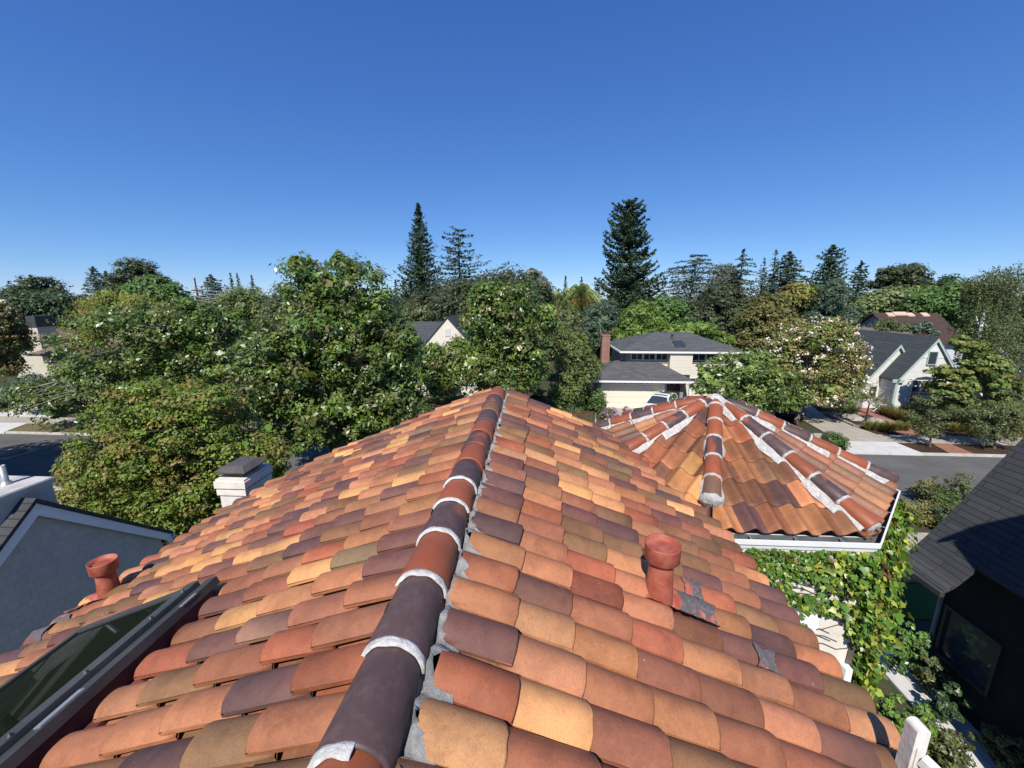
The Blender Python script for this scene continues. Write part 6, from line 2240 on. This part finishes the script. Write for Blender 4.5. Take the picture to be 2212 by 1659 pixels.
def f_front(s, z):
    band = 0.5 + 0.5 * math.sin(z * 17 + 2.2 * math.sin(s * 2.1) + s * 1.5)
    if s > 0.80 + 0.05 * math.sin(z * 7) and z > 5.1:
        return 1.0
    if s > 0.93:
        return 0.8
    if z > 5.85:
        return 0.95
    if z > 5.45 + 0.05 * math.sin(s * 8):
        return 0.85 if band > 0.38 + 0.14 * math.sin(s * 9) else 0.06
    if z > 5.05 and s < 0.28:
        return 0.7 if band > 0.4 else 0.05
    return 0.0


ivy_face(0, -0.9, 0.95, 15000, f_front, lambda s, z: 0.03 if s < 0.6 else 0.08, lambda s, z: 0.048 if s < 0.2 else 0.072)
ivy_face(1, -0.95, 0.93, 9000, lambda s, z: 0.95 if s < 0.35 or z > 5.5 + 0.3 * math.sin(s * 9) else 0.45, lambda s, z: 0.10, lambda s, z: 0.080)
Ps, Ns, Cs, Ss = np.array(Ps), np.array(Ns), np.array(Cs), np.array(Ss)
n = len(Ps)
dn = np.array([0, 0, -1.0])[None] + rng.normal(0, 0.45, (n, 3))
t = unit(dn - Ns * np.sum(dn * Ns, axis=1, keepdims=True))
b = np.cross(Ns, t)
s = Ss[:, None]
OUT = [(-0.30, 0.0, 0.03), (-0.46, 0.34, 0.0), (0.0, 0.52, -0.06), (0.15, 0.31, 0.03), (0.55, 0.0, -0.06), (0.15, -0.31, 0.03), (0.0, -0.52, -0.06), (-0.46, -0.34, 0.0)]
V = np.stack([Ps + t * s * a_ + b * s * w_ + Ns * s * h_ for a_, w_, h_ in OUT], 1)
quads = np.array([[0, 3, 2, 1], [0, 5, 4, 3], [0, 7, 6, 5]])
F = (np.arange(n)[:, None, None] * 8 + quads[None]).reshape(-1, 4)
fast_mesh("leaves", V.reshape(-1, 3), F, MT["leafg"], iv, tint=np.repeat(Cs, 3, axis=0))
mb = MB()
for i in range(26):
    s0, z0 = rng.uniform(-0.8, 0.8), rng.uniform(4.9, 6.0)
    pts = []
    for q in range(6):
        pts.append((TC[0] + s0 + q * 0.16, TC[1] - 2.21, z0 + 0.05 * math.sin(q * 1.7 + i)))
        if TC[0] + s0 + q * 0.16 > 3.75:
            break
    if len(pts) > 1:
        mb.tube(pts, 0.006, 5)
for i in range(9):
    x = 3.80 + rng.normal(0, 0.02)
    mb.tube([(x, TC[1] - 2.213, 0.0), (x + rng.normal(0, .015), TC[1] - 2.213, 2.5), (x + rng.normal(0, .02), TC[1] - 2.213, 4.5), (min(3.82, x + rng.normal(0, .03)), TC[1] - 2.213, 5.8)], 0.010, 5)
mb.build("stems", MT["bark"], iv, uv=False)


# ================================================================== CARS, POLES AND SMALL THINGS
def car(label, pos, rot, paint):
    x, y, z = pos
    root = thing("parked_car", (x, y, z), label, "car")
    root.rotation_euler = (0, 0, rot)
    o = np.array([x, y, z])

    def mk(mb, name, m, parent):
        mb.v = [tuple(np.array(p) + o) for p in mb.v]
        return mb.build(name, m, parent)
    # body sections along the length: (pos, half width, sill, belt height)
    secs = [(-2.15, 0.70, 0.40, 0.80), (-2.05, 0.80, 0.28, 0.92), (-1.5, 0.88, 0.22, 1.0), (0, 0.90, 0.22, 1.0), (1.0, 0.89, 0.22, 0.98), (1.7, 0.85, 0.25, 0.86), (2.1, 0.74, 0.32, 0.72), (2.2, 0.62, 0.42, 0.62)]
    mb = MB()
    rows = []
    for (a, hw_, z0, z1) in secs:
        rows.append([(a, -hw_ * 0.92, z0), (a, -hw_, z0 + 0.2), (a, -hw_, z1 - 0.12), (a, -hw_ * 0.93, z1), (a, 0, z1 + 0.03), (a, hw_ * 0.93, z1), (a, hw_, z1 - 0.12), (a, hw_, z0 + 0.2), (a, hw_ * 0.92, z0)])
    v = [p for r in rows for p in r]
    f = [(i * 9 + k, (i + 1) * 9 + k, (i + 1) * 9 + (k + 1) % 9, i * 9 + (k + 1) % 9) for i in range(len(rows) - 1) for k in range(9)]
    f += [tuple(range(9)), tuple(range((len(rows) - 1) * 9, len(rows) * 9))[::-1]]
    mb.add(v, [q[::-1] for q in f], smooth=True)
    # roof and pillars
    roof_ = [(-1.75, 0.60, 1.36), (-1.0, 0.64, 1.47), (0.0, 0.65, 1.50), (0.55, 0.62, 1.44)]
    v = []
    for a, hw_, zz in roof_:
        v += [(a, -hw_, zz - 0.05), (a, -hw_ * .8, zz), (a, 0, zz + 0.02), (a, hw_ * .8, zz), (a, hw_, zz - 0.05)]
    mb.add(v, [(i * 5 + k, (i + 1) * 5 + k, (i + 1) * 5 + k + 1, i * 5 + k + 1)[::-1] for i in range(3) for k in range(4)], smooth=True)
    for sg in (-1, 1):
        for (a0, h0, z0, a1, h1, z1) in ((1.25, 0.80, 1.0, 0.55, 0.62, 1.42), (-0.3, 0.84, 1.0, -0.35, 0.64, 1.45), (-2.0, 0.76, 0.98, -1.72, 0.60, 1.34)):
            mb.beam((a0, sg * h0, z0), (a1, sg * h1, z1), 0.07, 0.05)
    body = mk(mb, "body", paint, root)
    mb = MB()
    mb.add([(1.22, -0.76, 1.0), (1.22, 0.76, 1.0), (0.57, 0.58, 1.42), (0.57, -0.58, 1.42)], [(0, 1, 2, 3)])
    mk(mb, "windscreen", MT["glass"], root)
    mb = MB()
    mb.add([(-2.02, -0.70, 0.99), (-2.02, 0.70, 0.99), (-1.76, 0.56, 1.34), (-1.76, -0.56, 1.34)], [(3, 2, 1, 0)])
    mk(mb, "rear_window", MT["glass"], root)
    for sg in (-1, 1):
        mb = MB()
        q = [(1.15, sg * 0.83, 1.0), (0.5, sg * 0.625, 1.41), (-1.65, sg * 0.61, 1.36), (-1.9, sg * 0.78, 1.0)]
        mb.add(q, [(0, 1, 2, 3) if sg < 0 else (3, 2, 1, 0)])
        mk(mb, "side_window", MT["glass"], root)
    mb = MB()
    mb.add([(-1.2, -0.5, 1.468), (-1.2, 0.5, 1.468), (0.3, 0.5, 1.50), (0.3, -0.5, 1.50), (-1.2, 0, 1.492), (0.3, 0, 1.522)], [(0, 3, 5, 4), (4, 5, 2, 1)])
    mk(mb, "glass_roof", MT["glass"], root)
    for sx in (-1.35, 1.35):
        for sg in (-1, 1):
            mb = MB()
            n_ = 18
            prof_ = [(0.20, 0.82), (0.31, 0.82), (0.33, 0.85), (0.33, 0.91), (0.30, 0.925), (0.21, 0.925)]
            v = [(sx + r_ * math.cos(2 * PI * q / n_), sg * w__, 0.33 + r_ * math.sin(2 * PI * q / n_)) for r_, w__ in prof_ for q in range(n_)]
            mb.add(v, [(i * n_ + q, i * n_ + (q + 1) % n_, (i + 1) * n_ + (q + 1) % n_, (i + 1) * n_ + q) for i in range(5) for q in range(n_)], smooth=True)
            wh = mk(mb, "wheel", MT["rubber"], root)
            mb = MB()
            v = [(sx + 0.21 * math.cos(2 * PI * q / n_), sg * 0.915, 0.33 + 0.21 * math.sin(2 * PI * q / n_)) for q in range(n_)] + [(sx, sg * 0.93, 0.33)]
            mb.add(v, [(q, (q + 1) % n_, n_) for q in range(n_)])
            mk(mb, "rim", MT["alloy"], wh)
    for sg in (-1, 1):
        mb = MB()
        mb.box(1.95, 2.14, sg * 0.62 - 0.14, sg * 0.62 + 0.14, 0.60, 0.72)
        mk(mb, "headlight", MT["lamp"], root)
        mb = MB()
        mb.box(-2.17, -2.05, sg * 0.62 - 0.12, sg * 0.62 + 0.12, 0.72, 0.88)
        mk(mb, "tail_light", MT["redlamp"], root)
        mb = MB()
        mb.box(0.85, 1.0, sg * 0.98 - 0.09, sg * 0.98 + 0.09, 0.98, 1.10)
        mk(mb, "mirror", paint, root)
    return root


cp = atZ(1412, 887, 0.09)
car("white hatchback with dark glass roof parked on the garage driveway", (cp[0] + 0.35, cp[1] - 0.6, 0.09), R(238), MT["carwhite"])
car("dark car in deep shade beneath the crepe myrtle", (19.4, 31.2, 0.134), R(255), MT["cardark"])

# street sign pole by the hedge
sp_ = atZ(1284, 930, 0.0)
SP = thing("sign_pole", (sp_[0], 24.0, 0.1), "thin grey street pole with small sign plate in front of the hedge tree", "sign")
tp_ = atY(1287, 893, 24.0)
mb = MB()
mb.tube([(tp_[0] - 0.02, 24.0, 0.1), (tp_[0], 24.0, tp_[2])], 0.035, 8)
mb.build("pole", MT["steel"], SP)
mb = MB()
mb.box(tp_[0] - 0.02, tp_[0] + 0.02, 23.85, 24.15, tp_[2] - 0.75, tp_[2] - 0.35)
mb.build("sign_plate", MT["shade"], SP)
# dark paling fence left of the pole
f0 = atZ(1232, 905, 0.0)
FN = thing("paling_fence", (f0[0] + 0.4, 26.9, 0), "short dark paling fence between ridge end and sign pole", "fence")
mb = MB()
for i in range(18):
    x = f0[0] - 1.2 + i * 0.14
    mb.box(x, x + 0.10, 26.9, 26.93, 0.02, 1.35 + 0.03 * (i % 2))
mb.build("palings", MT["wood"], FN)
mb = MB()
for z in (0.35, 1.05):
    mb.box(f0[0] - 1.2, f0[0] + 1.3, 26.932, 26.98, z, z + 0.09)
mb.build("rails", MT["wood"], FN)
# white garden dish on a slanted stem near the cottage entry
dp = atZ(1885, 889, 0.12)
DS = thing("garden_dish", (dp[0], dp[1], 0.12), "small white dish on a slanted white stem beside the cottage path", "dish")
mb = MB()
mb.tube([(dp[0], dp[1], 0.12), (dp[0] + 0.55, dp[1], 0.62)], 0.035, 7)
mb.build("stem", MT["white"], DS)
mb = MB()
mb.lathe((dp[0] + 0.62, dp[1], 0.62), [(0.0, 0.0), (0.16, 0.03), (0.26, 0.10), (0.27, 0.12), (0.0, 0.06)], 18)
mb.build("dish", MT["white"], DS)

# utility pole and overhead lines at the left
q = atY(281, 585, 120)
UP_ = thing("utility_pole", (q[0], 120, 0), "far wooden utility pole with crossarm on the left skyline", "pole", "utility poles")
mb = MB()
mb.tube([(q[0], 120, 0), (q[0], 120, q[2])], 0.22, 7)
mb.build("post", MT["wood"], UP_)
mb = MB()
mb.box(q[0] - 1.6, q[0] + 1.6, 119.7, 119.95, q[2] - 1.4, q[2] - 1.15)
mb.build("crossarm", MT["wood"], UP_)
q2 = atY(281 + 112, 623, 74)
q3 = atY(420, 600, 74)
UP2 = thing("utility_pole", (q3[0], 74, 0), "nearer utility pole at the left end of the overhead lines", "pole", "utility poles")
mb = MB()
mb.tube([(q3[0], 74, 0), (q3[0], 74, q3[2])], 0.13, 7)
mb.build("post", MT["wood"], UP2)
mb = MB()
mb.box(q3[0] - 0.9, q3[0] + 0.9, 73.8, 73.95, q3[2] - 2.4, q3[2] - 2.2)
mb.build("crossarm", MT["wood"], UP2)
PL = thing("overhead_lines", (q3[0] + 6, 74, 0), "four pale overhead lines strung before the wide far deodar", "cable")
for i, (va, vb) in enumerate(((624, 630), (631, 636), (640, 645), (648, 650))):
    a_, b_ = atY(418, va, 73.9), atY(640, vb, 66)
    mb = MB()
    mb.tube([a_ + (b_ - a_) * t - np.array([0, 0, 0.5 * 4 * t * (1 - t)]) for t in np.linspace(0, 1, 9)], 0.035, 5)
    mb.build("wire", MT["wire"], PL)
